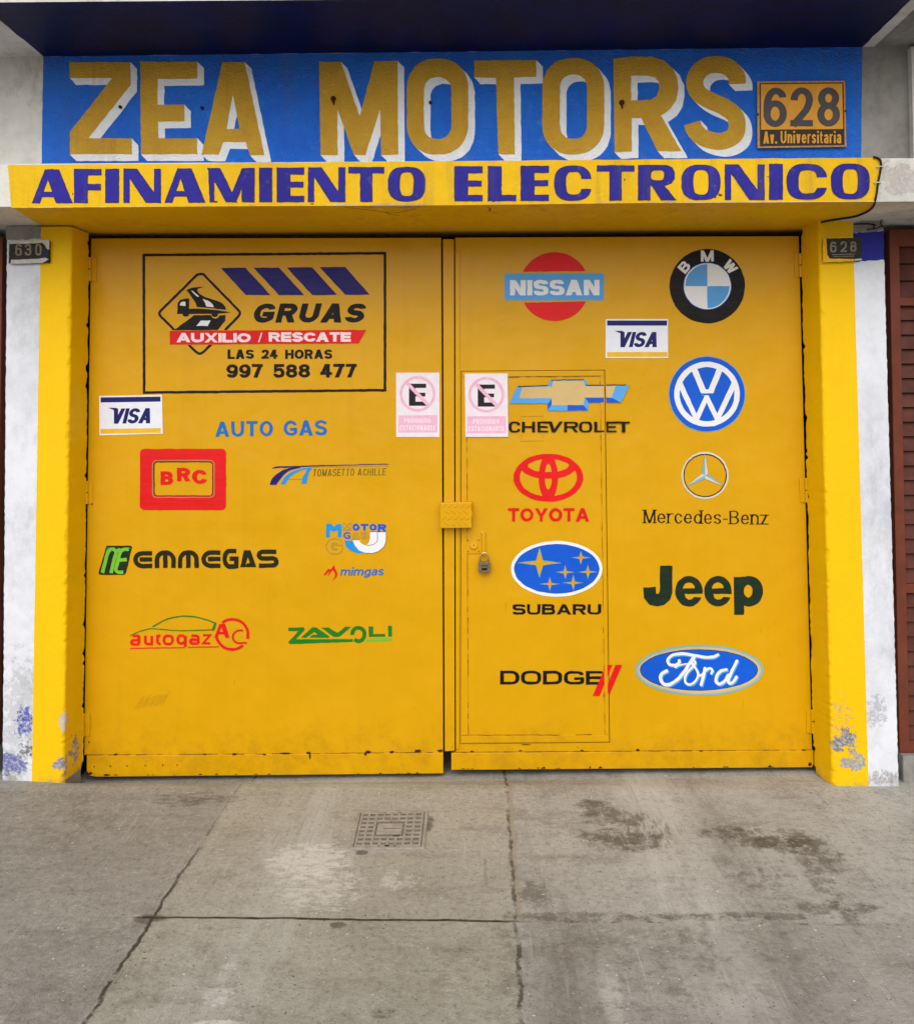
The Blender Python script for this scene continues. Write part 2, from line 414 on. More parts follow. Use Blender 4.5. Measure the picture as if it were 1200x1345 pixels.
def stroke(pts, w, closed=False, cap=0.0, aspect=1.0, widths=None, rnd=False):
    """polyline -> list of quads (a union); aspect: vertical pen width / horizontal pen width"""
    P = [np.array((p[0], p[1]/aspect), float) for p in pts]
    Q = [P[0]]; Wd = [widths[0] if widths else w]
    for i, p in enumerate(P[1:], 1):
        if np.linalg.norm(p-Q[-1]) > 1e-6: Q.append(p); Wd.append(widths[i] if widths else w)
    if closed and np.linalg.norm(Q[0]-Q[-1]) < 1e-6: Q.pop(); Wd.pop()
    P = Q; m = len(P)
    if m < 2: return []
    ns = m if closed else m-1
    d = [(P[(i+1) % m]-P[i]) for i in range(ns)]; d = [v/np.linalg.norm(v) for v in d]
    if not closed and cap:
        c0, c1 = cap if isinstance(cap, tuple) else (cap, cap)
        P[0] = P[0]-d[0]*c0; P[-1] = P[-1]+d[-1]*c1
    nrm = [np.array((-v[1], v[0])) for v in d]
    L = []
    for i in range(m):
        if closed: a, b = nrm[i-1], nrm[i]
        else: a, b = nrm[max(i-1, 0)], nrm[min(i, ns-1)]
        s = a+b; l = np.linalg.norm(s)
        if l < 0.3: o = b
        else:
            o = s/l; o = o/max(0.5, float(o.dot(b)))
        L.append(o*Wd[i]/2)
    out = []
    for i in range(ns):
        j = (i+1) % m
        q = [P[i]+L[i], P[j]+L[j], P[j]-L[j], P[i]-L[i]]
        out.append([(v[0], v[1]*aspect) for v in q])
    if rnd:
        for e, k in ((P[0], 0), (P[-1], -1)):
            out.append([(v[0], v[1]*aspect) for v in ell(e[0], e[1], Wd[k]/2, n=14)])
    return out

# --- a small stroke alphabet -----------------------------------------------------------
def ends(spec):
    t = spec.split(); i = 0; kinds = []
    while i < len(t):
        if t[i] in 'ML': kinds.append(t[i]); i += 3
        elif t[i] == 'Q': kinds.append('Q'); i += 5
        else: i += 1
    return (0 if kinds[1] == 'Q' else 1, 0 if kinds[-1] == 'Q' else 1)
def path(spec, X0, X1, Y0, Y1, n=2.0, k=7):
    """M x y, L x y, Q cornerx cornery x y in 0..1 (y up) -> polyline; X0.. are pixel extents of the centre line"""
    t = spec.split(); i = 0; out = []; closed = False
    f = lambda a, b: (X0+(X1-X0)*float(a), Y0+(Y1-Y0)*float(b))
    while i < len(t):
        c = t[i]
        if c in 'ML': out.append(f(t[i+1], t[i+2])); i += 3
        elif c == 'Q':
            a = out[-1]; b = f(t[i+1], t[i+2]); e = f(t[i+3], t[i+4]); i += 5
            ctr = (a[0]+e[0]-b[0], a[1]+e[1]-b[1])
            for j in range(1, k+1):
                th = math.pi/2*j/k
                ca, sa = math.cos(th)**(2/n), math.sin(th)**(2/n)
                out.append((ctr[0]+(a[0]-ctr[0])*ca+(e[0]-ctr[0])*sa, ctr[1]+(a[1]-ctr[1])*ca+(e[1]-ctr[1])*sa))
        elif c == 'Z': closed = True; i += 1
    return out, closed
RING = 'M .5 0 Q 1 0 1 .5 Q 1 1 .5 1 Q 0 1 0 .5 Q 0 0 .5 0 Z'
# glyph: (advance, ymin, ymax, strokes, extra)  extra: d xb0 xt0 y0 y1 (diagonal, left edges; width = stem), units of the free width
G = {
 'B': (.74, 0, 1, ['M 0 0 L 0 1 L .55 1 Q .94 1 .94 .77 Q .94 .54 .55 .54 L 0 .54', 'M .5 .54 Q 1 .54 1 .27 Q 1 0 .55 0 L 0 0']),
 'C': (.76, 0, 1, ['M 1 .72 Q 1 1 .52 1 Q 0 1 0 .5 Q 0 0 .52 0 Q 1 0 1 .28']),
 'D': (.76, 0, 1, ['M 0 0 L 0 1 L .45 1 Q 1 1 1 .5 Q 1 0 .45 0 Z']),
 'E': (.66, 0, 1, ['M 1 1 L 0 1 L 0 0 L 1 0', 'M 0 .5 L .93 .5']),
 'F': (.62, 0, 1, ['M 1 1 L 0 1 L 0 0', 'M 0 .48 L .9 .48']),
 'G': (.80, 0, 1, ['M .98 .76 Q .95 1 .52 1 Q 0 1 0 .5 Q 0 0 .52 0 Q 1 0 1 .20 L 1 .42 L .62 .42']),
 'H': (.76, 0, 1, ['M 0 0 L 0 1', 'M 1 0 L 1 1', 'M 0 .5 L 1 .5']),
 'I': (.20, 0, 1, ['M .5 0 L .5 1']),
 'J': (.6, 0, 1, ['M 1 1 L 1 .3 Q 1 0 .5 0 Q 0 0 0 .3']),
 'L': (.62, 0, 1, ['M 0 1 L 0 0 L 1 0']),
 'O': (.80, 0, 1, [RING]),
 'P': (.72, 0, 1, ['M 0 0 L 0 1 L .55 1 Q 1 1 1 .74 Q 1 .45 .55 .45 L 0 .45']),
 'R': (.75, 0, 1, ['M 0 0 L 0 1 L .55 1 Q .97 1 .97 .75 Q .97 .48 .55 .48 L 0 .48'], [('d', 1.0, .55, 0, .5)]),
 'S': (.72, 0, 1, ['M .97 .80 Q .97 1 .5 1 Q 0 1 0 .76 Q 0 .53 .5 .51 Q 1 .48 1 .25 Q 1 0 .5 0 Q 0 0 0 .21']),
 'T': (.68, 0, 1, ['M 0 1 L 1 1', 'M .5 0 L .5 1']),
 'U': (.76, 0, 1, ['M 0 1 L 0 .36 Q 0 0 .5 0 Q 1 0 1 .36 L 1 1']),
 'A': (.82, 0, 1, [], [('d', 0, .5, 0, 1), ('d', 1, .5, 0, 1), ('b', .18, .82, .20)]),
 'V': (.78, 0, 1, [], [('d', .5, 0, 0, 1), ('d', .5, 1, 0, 1)]),
 'W': (1.1, 0, 1, [], [('d', .25, 0, 0, 1), ('d', .25, .5, 0, 1), ('d', .75, .5, 0, 1), ('d', .75, 1, 0, 1)]),
 'M': (.92, 0, 1, ['M 0 0 L 0 1', 'M 1 0 L 1 1'], [('d', .5, 0, 0, 1), ('d', .5, 1, 0, 1)]),
 'N': (.78, 0, 1, ['M 0 0 L 0 1', 'M 1 0 L 1 1'], [('d', 1, 0, 0, 1)]),
 'X': (.80, 0, 1, [], [('d', 0, 1, 0, 1), ('d', 1, 0, 0, 1)]),
 'Y': (.80, 0, 1, ['M .5 0 L .5 .45'], [('d', .5, 0, .38, 1), ('d', .5, 1, .38, 1)]),
 'Z': (.70, 0, 1, ['M 0 1 L 1 1', 'M 0 0 L 1 0'], [('d', 0, 1, 0, 1)]),
 '/': (.45, 0, 1, [], [('d', 0, 1, 0, 1)]),
 '-': (.36, 0, 1, ['M 0 .36 L 1 .36']),
 '.': (.22, 0, 1, ['M .5 0 L .5 .06']),
 '0': (.66, 0, 1, [RING]),
 '2': (.66, 0, 1, ['M .02 .7 Q .02 1 .5 1 Q 1 1 1 .72 Q 1 .55 .75 .38 L .08 0', 'M 0 0 L 1 0']),
 '3': (.66, 0, 1, ['M 0 .76 Q 0 1 .5 1 Q .97 1 .97 .77 Q .97 .54 .5 .54 L .4 .54', 'M .5 .54 Q 1 .54 1 .27 Q 1 0 .5 0 Q 0 0 0 .25']),
 '4': (.68, 0, 1, ['M .72 0 L .72 1', 'M 0 .26 L 1 .26'], [('d', 0, .58, .22, 1)]),
 '5': (.66, 0, 1, ['M .95 1 L .12 1 L .06 .52 Q .2 .64 .5 .64 Q 1 .64 1 .32 Q 1 0 .5 0 Q 0 0 0 .22']),
 '6': (.66, 0, 1, ['M .5 0 Q 1 0 1 .31 Q 1 .62 .5 .62 Q 0 .62 0 .31 Q 0 0 .5 0 Z', 'M 0 .31 L 0 .5 Q 0 1 .52 1 Q .96 1 .97 .8']),
 '7': (.64, 0, 1, ['M 0 1 L 1 1'], [('d', .2, 1, 0, 1)]),
 '8': (.66, 0, 1, ['M .5 0 Q 1 0 1 .27 Q 1 .54 .5 .54 Q 0 .54 0 .27 Q 0 0 .5 0 Z', 'M .5 .54 Q .95 .54 .95 .77 Q .95 1 .5 1 Q .05 1 .05 .77 Q .05 .54 .5 .54 Z']),
 '9': (.66, 0, 1, ['M .5 1 Q 0 1 0 .69 Q 0 .38 .5 .38 Q 1 .38 1 .69 Q 1 1 .5 1 Z', 'M 1 .69 L 1 .5 Q 1 0 .48 0 Q .04 0 .03 .2']),
 'a': (.60, 0, .74, ['M .05 .78 Q .1 1 .5 1 Q .95 1 .95 .72 L .95 0', 'M .95 .58 L .5 .56 Q 0 .54 0 .28 Q 0 0 .4 0 Q .8 0 .95 .25']),
 'c': (.58, 0, .74, ['M 1 .72 Q 1 1 .52 1 Q 0 1 0 .5 Q 0 0 .52 0 Q 1 0 1 .28']),
 'd': (.64, 0, 1, ['M 1 0 L 1 1', 'M .52 0 Q 1 0 1 .35 Q 1 .7 .52 .7 Q 0 .7 0 .35 Q 0 0 .52 0 Z']),
 'e': (.62, 0, .74, ['M 0 .5 L 1 .5 Q 1 1 .5 1 Q 0 1 0 .5 Q 0 0 .52 0 Q .88 0 .97 .24']),
 'g': (.64, -.26, .74, ['M .5 .28 Q 1 .28 1 .64 Q 1 1 .5 1 Q 0 1 0 .64 Q 0 .28 .5 .28 Z', 'M 1 1 L 1 .3 Q 1 0 .5 0 Q .08 0 .04 .14']),
 'i': (.20, 0, 1, ['M .5 0 L .5 .66', 'M .5 .96 L .5 1']),
 'm': (.98, 0, .74, ['M 0 0 L 0 1', 'M 0 .6 Q 0 1 .27 1 Q .5 1 .5 .68 L .5 0', 'M .5 .6 Q .5 1 .77 1 Q 1 1 1 .68 L 1 0']),
 'n': (.62, 0, .74, ['M 0 0 L 0 1', 'M 0 .6 Q 0 1 .52 1 Q 1 1 1 .64 L 1 0']),
 'o': (.64, 0, .74, [RING]),
 'p': (.64, -.26, .74, ['M 0 0 L 0 1', 'M .5 .28 Q 1 .28 1 .64 Q 1 1 .5 1 Q 0 1 0 .64 Q 0 .28 .5 .28 Z']),
 'r': (.42, 0, .74, ['M 0 0 L 0 1', 'M 0 .6 Q .1 1 .7 1 L 1 1']),
 's': (.56, 0, .74, ['M .95 .76 Q .95 1 .5 1 Q 0 1 0 .76 Q 0 .54 .5 .51 Q 1 .47 1 .25 Q 1 0 .5 0 Q 0 0 0 .25']),
 't': (.38, 0, .94, ['M .3 1 L .3 .25 Q .3 0 .8 0 L 1 0', 'M 0 .72 L 1 .72']),
 'u': (.62, 0, .74, ['M 0 1 L 0 .36 Q 0 0 .48 0 Q 1 0 1 .4', 'M 1 1 L 1 0']),
 'v': (.58, 0, .74, [], [('d', .5, 0, 0, 1), ('d', .5, 1, 0, 1)]),
 'z': (.54, 0, .74, ['M 0 1 L 1 1', 'M 0 0 L 1 0'], [('d', 0, 1, 0, 1)]),
}
def glyph(ch, x0, x1, yb, H, wv, wh=None, n=2.0, shear=0.0, serif=0.0):
    """polygons of one letter; wv, wh: stem and bar widths in px"""
    wh = wv if wh is None else wh
    g = G[ch]; ya, yt = yb-g[1]*H, yb-g[2]*H
    wv = min(wv, (x1-x0)*0.5) if ch not in 'Ii.-' else wv
    X0, X1 = x0+wv/2, x1-wv/2
    if ch in 'Ii.': X0 = X1 = (x0+x1)/2
    Y0, Y1 = ya-wh/2, yt+wh/2
    out = []
    for sp in g[3]:
        p, cl = path(sp, X0, X1, Y0, Y1, n)
        e_ = ends(sp); out += stroke(p, wv, cl, 0 if cl else (e_[0]*wv*.49, e_[1]*wv*.49), wh/wv)
        if serif and not cl:
            for e in (p[0], p[-1]):
                if abs(e[1]-Y0) < 0.01 or abs(e[1]-Y1) < 0.01:
                    yy = yb if abs(e[1]-Y0) < 0.01 else yt
                    s = 1 if yy == yb else -1
                    out.append([(e[0]-serif, yy), (e[0]+serif, yy), (e[0]+serif, yy-s*max(.95, wh*.6)), (e[0]-serif, yy-s*max(.95, wh*.6))])
    for e in (g[4] if len(g) > 4 else []):
        if e[0] == 'd':
            wd = wv*1.12; f = x1-x0-wd
            b, t = x0+f*e[1], x0+f*e[2]; yb_, yt_ = ya+(yt-ya)*e[3], ya+(yt-ya)*e[4]
            out.append([(b, yb_), (b+wd, yb_), (t+wd, yt_), (t, yt_)])
        else:
            yy = ya+(yt-ya)*e[3]
            out.append([(x0+(x1-x0)*e[1], yy), (x0+(x1-x0)*e[2], yy), (x0+(x1-x0)*e[2], yy-wh*.9), (x0+(x1-x0)*e[1], yy-wh*.9)])
    if shear: out = [[(a+(yb-b)*shear, b) for a, b in q] for q in out]
    return out
def text(s, x0, x1, yb, H, wv, wh=None, n=2.0, shear=0.0, gap=0.10, slope=0.0, serif=0.0, space=0.38):
    """a line of lettering fitted between x0 and x1; slope: baseline rise (px/px)"""
    adv = [space if c == ' ' else G[c][0] for c in s]
    gp = gap*H; tot = x1-x0-gp*(len(s)-1)
    fixed = sum(wv for c in s if c in 'Ii.'); k = (tot-fixed)/sum(a for a, c in zip(adv, s) if c not in 'Ii.')
    x = x0; out = []
    for c, a in zip(s, adv):
        ww = wv if c in 'Ii.' else a*k
        if c != ' ':
            out += glyph(c, x, x+ww, yb-slope*(x-x0), H, wv, wh, n, shear, serif)
        x += ww+gp
    return out
def jit(pts, a, step=4.0, seed=0, closed=True):
    """roughen an outline"""
    r = random.Random(seed); out = []
    m = len(pts)
    for i in range(m if closed else m-1):
        p, q = pts[i], pts[(i+1) % m]; L = math.hypot(q[0]-p[0], q[1]-p[1]); k = max(1, int(L/step))
        for j in range(k):
            t = j/k; out.append((p[0]+(q[0]-p[0])*t+(r.uniform(-a, a) if j else 0), p[1]+(q[1]-p[1])*t+(r.uniform(-a, a) if j else 0)))
    if not closed: out.append(pts[-1])
    return out
def blob(cx, cy, rx, ry, seed, n=11):
    r = random.Random(seed)
    return [(cx+rx*math.cos(2*math.pi*i/n)*r.uniform(.55, 1.15), cy+ry*math.sin(2*math.pi*i/n)*r.uniform(.55, 1.15)) for i in range(n)]

from mathutils import noise as mnoise
def brushy(ops, a=0.32, step=5.0):
    def w(p):
        v = Vector((p[0]*.16, p[1]*.16, 3.1)); u = Vector((p[0]*.16, p[1]*.16, 17.7))
        v2 = Vector((p[0]*.6, p[1]*.6, 8.1)); u2 = Vector((p[0]*.6, p[1]*.6, 27.7))
        return (p[0]+mnoise.noise(v)*a*1.6+mnoise.noise(v2)*a*.6, p[1]+mnoise.noise(u)*a*1.6+mnoise.noise(u2)*a*.6)
    out = []
    for mode, polys, c in ops:
        np_ = []
        for p in polys:
            q = []
            m = len(p)
            for i in range(m):
                A, B = p[i], p[(i+1) % m]; L = math.hypot(B[0]-A[0], B[1]-A[1]); k = max(1, int(L/step))
                q += [w((A[0]+(B[0]-A[0])*j/k, A[1]+(B[1]-A[1])*j/k)) for j in range(k)]
            np_.append(q)
        out.append((mode, np_, c))
    return out

# ================================================================== PAVEMENT
def ground():
    m = Mat('pavement_concrete', 0.82)
    g = lambda px, py: PZ(px, py, 0)
    n1 = m.noise(0.9, 8, 0.62); n2 = m.noise(5, 8, 0.70, off=3); n3 = m.noise(38, 8, 0.78, off=7); n4 = m.noise(210, 3, 0.6, off=8)
    nst = m.noise(9, 8, 0.74, (1.5, 0.22, 1), off=5)          # drawn out along the way cars drive
    nacr = m.noise(6, 8, 0.74, (0.45, 1.6, 1), off=15)
    col = m.mix(C(142, 140, 134), C(182, 180, 173), (n1*0.30+n2*0.34+n3*0.36).ramp(0.38, 0.62))
    col = m.mix(col, C(100, 93, 82), nacr.ramp(0.50, 0.70)*0.5)
    col = m.mix(col, C(180, 177, 168), m.noise(11, 8, 0.78, (0.6, 1.0, 1), off=77).ramp(0.55, 0.72)*0.4)
    a, b = g(310, 1040), g(110, 1345); c_, d_ = g(665, 1030), g(686, 1345)
    xl = (m.y-a.y)*((b.x-a.x)/(b.y-a.y)) + a.x; xr = (m.y-c_.y)*((d_.x-c_.x)/(d_.y-c_.y)) + c_.x
    wob = (m.noise(7, 5, 0.65, off=41)-0.5)*0.045
    dl = m.x-xl+wob; dr = m.x-xr+wob
    col = m.mix(col, C(118, 112, 104), dl.ramp(0.03, -0.03)*0.38)
    mid = dl.ramp(-0.01, 0.01)*dr.ramp(0.01, -0.01)
    col = m.mix(col, C(158, 153, 130), mid*0.34)
    col = m.mix(col, C(96, 91, 84), n2.ramp(0.54, 0.70)*0.4)
    col = m.mix(col, C(92, 86, 78), n3.ramp(0.55, 0.70)*0.55)
    n5 = m.noise(52, 4, 0.85, off=91)
    col = m.mix(col, C(84, 78, 70), n5.ramp(0.53, 0.66)*0.42)
    col = m.mix(col, C(196, 192, 182), n5.ramp(0.45, 0.34)*0.35)
    def band(p0, p1, wd, k):
        A, B = g(*p0), g(*p1)
        xx = (m.y-A.y)*((B.x-A.x)/(B.y-A.y)) + A.x
        return (m.x-xx+(n2-0.5)*0.1).abs().ramp(wd, 0.0)*nst.ramp(0.36, 0.66)*k
    col = m.mix(col, C(190, 189, 183), band((850, 1040), (965, 1345), 0.24, 0.85))
    col = m.mix(col, C(182, 183, 178), band((430, 1060), (268, 1345), 0.32, 0.65))
    col = m.mix(col, C(178, 176, 169), band((1000, 1060), (1180, 1345), 0.16, 0.45))
    col = m.mix(col, C(92, 84, 74), band((930, 1060), (1060, 1345), 0.10, 0.5))
    col = m.mix(col, C(94, 88, 78), band((700, 1040), (760, 1345), 0.16, 0.45))
    SH = {}
    def spot(px, py, rx, ry, sc, th, k, off, st=(1, 1, 1), soft=0.17):
        p = g(px, py); dx = (m.x-p.x)*(1/rx); dy = (m.y-p.y)*(1/ry); dd = dx*dx+dy*dy
        kk = (10 if sc <= 12 else 15 if sc <= 18 else 26, st)
        if kk not in SH: SH[kk] = m.noise(kk[0], 9, 0.78, st, kk[0]*1.7+st[0])
        return (SH[kk]+dd.ramp(1.3, 0.0)*0.17).ramp(th, th+soft)*dd.ramp(1.3, 0.5)*k
    WH = C(204, 202, 196); DK = C(84, 75, 62)
    for q in [(405, 1130, .18, .16, 20, .53, .85, 1, (.8, 1.3, 1)), (420, 1165, .19, .22, 26, .57, .7, 31, (.8, 1.3, 1)), (522, 1158, .08, .08, 18, .54, .6, 2), (287, 1308, .05, .05, 30, .53, .9, 3), (300, 1270, .03, .025, 26, .52, .8, 35), (286, 1344, .085, .014, 30, .50, .9, 36),
              (800, 1300, .04, .17, 9, .50, .6, 4), (985, 1150, .14, .09, 18, .62, .35, 5), (175, 1205, .04, .03, 9, .58, .8, 37), (890, 1190, .5, .4, 26, .66, .35, 16)]:
        col = m.mix(col, WH, spot(*q))
    for q in [(780, 1062, .13, .10, 12, .56, .8, 11), (808, 1075, .16, .10, 16, .58, .7, 32), (815, 1102, .20, .13, 13, .57, .8, 12), (845, 1090, .14, .20, 30, .60, .7, 33, (2.2, .5, 1)), (945, 1093, .11, .08, 14, .56, .8, 13), (985, 1100, .16, .12, 22, .58, .8, 14), (1020, 1110, .13, .09, 14, .56, .75, 34),
              (1050, 1105, .08, .14, 14, .57, .8, 15), (1075, 1122, .12, .18, 12, .58, .75, 38), (1085, 1192, .20, .05, 16, .56, .7, 17), (1000, 1203, .30, .03, 20, .57, .6, 39), (760, 1205, .40, .04, 20, .58, .65, 18), (920, 1205, .3, .03, 24, .58, .5, 40), (562, 1082, .03, .09, 24, .56, .8, 19),
              (700, 1176, .07, .12, 12, .57, .65, 20), (195, 1207, .06, .03, 12, .50, .8, 21), (90, 1080, .5, .35, 10, .62, .35, 22), (255, 1050, .22, .09, 26, .57, .7, 23, (.6, 1.5, 1)), (1080, 1160, .05, .4, 18, .58, .6, 41), (1000, 1155, .18, .14, 30, .62, .6, 42), (475, 1120, .025, .02, 10, .5, .8, 43), (445, 1215, .03, .02, 10, .5, .8, 44), (500, 1330, .05, .03, 20, .56, .8, 45),
              (760, 1260, .6, .35, 9, .62, .4, 24), (1000, 1270, .5, .35, 9, .64, .35, 46), (180, 1290, .6, .4, 9, .64, .35, 25)]:
        q = q[:5]+(q[5]-0.010, q[6]*0.95)+q[7:]
        col = m.mix(col, DK, spot(*q))
    # right hand slabs in front are dirtier; fine drag lines of tyres and brooms
    jy0 = g(450, 1207).y
    col = m.mix(col, C(112, 105, 96), dr.ramp(0.0, 0.05)*m.y.ramp(jy0+0.03, jy0-0.03)*n2.ramp(0.36, 0.58)*0.28)
    fl = m.noise(44, 3, 0.6, (2.4, 0.07, 1), off=81)
    col = m.mix(col, C(190, 187, 178), fl.ramp(0.60, 0.72)*nst.ramp(0.42, 0.6)*0.45)
    col = m.mix(col, C(94, 87, 77), fl.ramp(0.40, 0.28)*nst.ramp(0.42, 0.6)*0.40)
    col = m.mix(col, C(62, 56, 48), m.noise(95, 2, 0.5, off=55).ramp(0.695, 0.73)*0.75)
    col = m.mix(col, C(222, 220, 214), m.noise(62, 2, 0.5, off=65).ramp(0.715, 0.74)*0.8)
    # joints between the slabs
    jy = g(450, 1207).y + 0.0
    dj = m.y-jy+(m.noise(9, 3, 0.5, off=44)-0.5)*0.018
    nj = m.noise(16, 4, 0.6, off=46)
    nk = m.noise(45, 5, 0.7, off=48)
    j1 = (dl+(nk-0.5)*0.014).abs().ramp(0.008, 0.002)*(nj.ramp(0.34, 0.55)*(m.y.ramp(jy+0.7, jy+0.1)*0.65+0.35))
    j2 = (dr+(nk-0.5)*0.022).abs().ramp(0.009, 0.002)*(m.noise(5, 7, 0.75, off=49)*0.6+nj*0.4).ramp(0.42, 0.57)*0.85
    j3 = dj.abs().ramp(0.008, 0.003)*dl.ramp(-0.10, 0.0)*(dr.ramp(0.05, -0.05)*0.95+(nj.ramp(0.5, 0.62)*0.5))
    jn = j1.mx(j2).mx(j3)
    # a paler fillet of mortar along the older joints
    col = m.mix(col, C(150, 140, 118), (dr-0.012).abs().ramp(0.02, 0.0)*m.y.ramp(jy-0.05, jy+0.05)*0.6)
    col = m.mix(col, C(170, 164, 152), (dl-0.03).abs().ramp(0.014, 0.0)*m.y.ramp(jy, jy+0.3)*nj.ramp(0.4, 0.6)*0.5)
    col = m.mix(col, C(62, 55, 45), jn*0.92)
    m.base(col)
    m.roughness(n2*0.3+0.62)
    m.bump(n5*0.9+n3*0.8+n4*0.3+nst*0.5+n2*0.5-jn*1.6, 0.65, 0.009)
    # one sheet, dipping a little towards the foot of the gate
    v, f = [], []
    xs = [-250, -60, -12, -5] + [-3.2+0.2*i for i in range(33)] + [5, 12, 60, 250]
    ys = [-300, -60, -20, -10] + [-5+0.25*i for i in range(19)] + [-0.15, -0.05, 0.0, 0.06, 0.12, 0.17, 0.3, 0.9, 4, 60]
    ga, gb = PY(350, 1026.5, 0.155), PY(830, 1019.5, 0.155)
    dip = lambda x, y: (ga.z+(gb.z-ga.z)*(x-ga.x)/(gb.x-ga.x))*max(0.0, min(1.0, (y+0.02)/0.15))
    xg0, xg1 = PY(80, 1030, 0).x, PY(1095, 1030, 0).x
    for y in ys:
        for x in xs:
            v.append((x, y, dip(x, y) if xg0-0.1 < x < xg1+0.1 else 0.0))
    nx = len(xs)
    for j in range(len(ys)-1):
        for i in range(nx-1):
            f.append([j*nx+i, j*nx+i+1, (j+1)*nx+i+1, (j+1)*nx+i])
    o = link('pavement', v, f, [m.m]); o['kind'] = 'structure'
    o['label'] = 'worn grey concrete pavement of stained slabs in front of the gate'
    return o
ground()

# ================================================================== BUILDING
bld = thing('garage_building', 'street front with yellow pillars, yellow beam and blue painted sign wall over the gate', 'building', (0, 0, 0))
z_bt = PY(600, 212, Y_BEAM).z; z_bb = PY(600, 268, Y_BEAM).z        # beam top / bottom
z_sl = PY(600, 68, Y_WALL).z                                          # underside of the balcony slab
XA, XB = -4.2, 4.2

def lerp(a, b, t): return a+(b-a)*t
def pillar(name, side, label):
    """grid of plaster: white outer strip, yellow strip, rounded chipped corner, jamb"""
    rnd = random.Random(3 if side < 0 else 5)
    zt, zb = z_bb, -0.06
    def edge(pt, pb, Y=0):                     # world x at height z for an edge given at the top and at the foot
        a, b = PY(pt[0], pt[1], Y), PY(pb[0], pb[1], Y)
        return lambda z: a.x+(b.x-a.x)*(z-a.z)/(b.z-a.z)
    if side < 0:
        eo, ep, ec = edge((8, 300), (2, 1028)), edge((54, 300), (42, 1028)), edge((95, 300), (84, 1028))
        eb = edge((116.6, 310), (108.6, 1000), .15)
    else:
        eo, ep, ec = edge((1161, 300), (1181, 1028)), edge((1119.5, 300), (1140, 1028)), edge((1074, 300), (1092, 1028))
        eb = edge((1051.6, 310), (1068.8, 1000), .15)
    NZ = 170; prof = []
    s = 1 if side < 0 else -1             # towards the opening
    rows = []
    wob = 0.0
    wa = wb = 0.0
    for k in range(NZ+1):
        z = zb+(zt-zb)*k/NZ
        wa = 0.75*wa+rnd.uniform(-1, 1)*0.0022; wb = 0.55*wb+rnd.uniform(-1, 1)*0.0017
        xo, xp, xc = eo(z), ep(z), ec(z)
        foot = max(0, 1-(z+0.06)/0.30)
        r = 0.010+abs(wa)*2.0+0.006*foot
        xo2 = xo+rnd.uniform(-1, 1)*0.0015
        row = [(xo2, 0.16), (xo2, 0.012), (xo2+s*0.006, 0.0), (lerp(xo, xp, .5), 0.0), (xp+rnd.uniform(-1, 1)*0.0008, 0.0), (lerp(xp, xc, .5), 0.0), (xc-s*r, 0.0)]
        for a in (22, 45, 68):
            t = math.radians(a)
            row.append((xc-s*r+s*r*math.sin(t)+wa*.5, r-r*math.cos(t)+abs(wa)*.4))
        xm = eb(z); xb = xm+s*(wb*1.1 - (0.008 if rnd.random() < .07 else 0)); foot2 = max(0.0, 1-(z+0.06)/0.09)*0.02
        row += [(xc+wa*.3, r), (lerp(xc, xm, .5)+wa*.2, 0.08), (lerp(xc, xm, .90)+s*wb*.15, 0.138), (xb-s*foot2, 0.154+wb*0.4), (xb-s*0.03, 0.18), (xb-s*0.04, 0.30)]
        rows.append([(x, y, z) for x, y in row])
    n = len(rows[0]); v = [p for r_ in rows for p in r_]; f, fm = [], []
    for k in range(NZ):
        for i in range(n-1):
            q = [k*n+i, k*n+i+1, (k+1)*n+i+1, (k+1)*n+i]
            f.append(q if side < 0 else q[::-1])
            fm.append(0 if i < 4 else ((3 if (i > 9 and rows[k][0][2] < -0.012+0.02*math.sin(k*1.7+i)+0.006*i-0.06) else 1) if i < 13 else 2))
    return link(name, v, f, [M_['white_wall'], M_['pillar_yellow'], M_['dark_inside'], M_['grey_wall']], fm, bld, label)
pl = pillar('pillar', -1, 'left pillar, half white and half yellow, blue stains at its foot')
pr = pillar('pillar', 1, 'right pillar, yellow and white, chipped at its foot')
# unpainted top, and the blue square left behind the number plate on the right pillar
art('blue_square', [any_([jit([(1120, 306), (1160.5, 303), (1160.5, 341), (1140, 342), (1121, 344)], 0.7, 4, 2)], 'blue_square'),
                    any_([jit([(1120, 292), (1160, 287), (1160, 303), (1120, 306)], 0.6, 4, 3)], 'grey_wall')], on(-0.0015), bld, 'blue painted square at the top of the white strip')
art('bare_patch', [any_([jit([(8.5, 297), (54, 297), (54, 313), (8.5, 316)], 0.8, 4, 9)], 'grey_wall')], on(-0.0015), bld, 'bare grey render at the top of the left white strip')

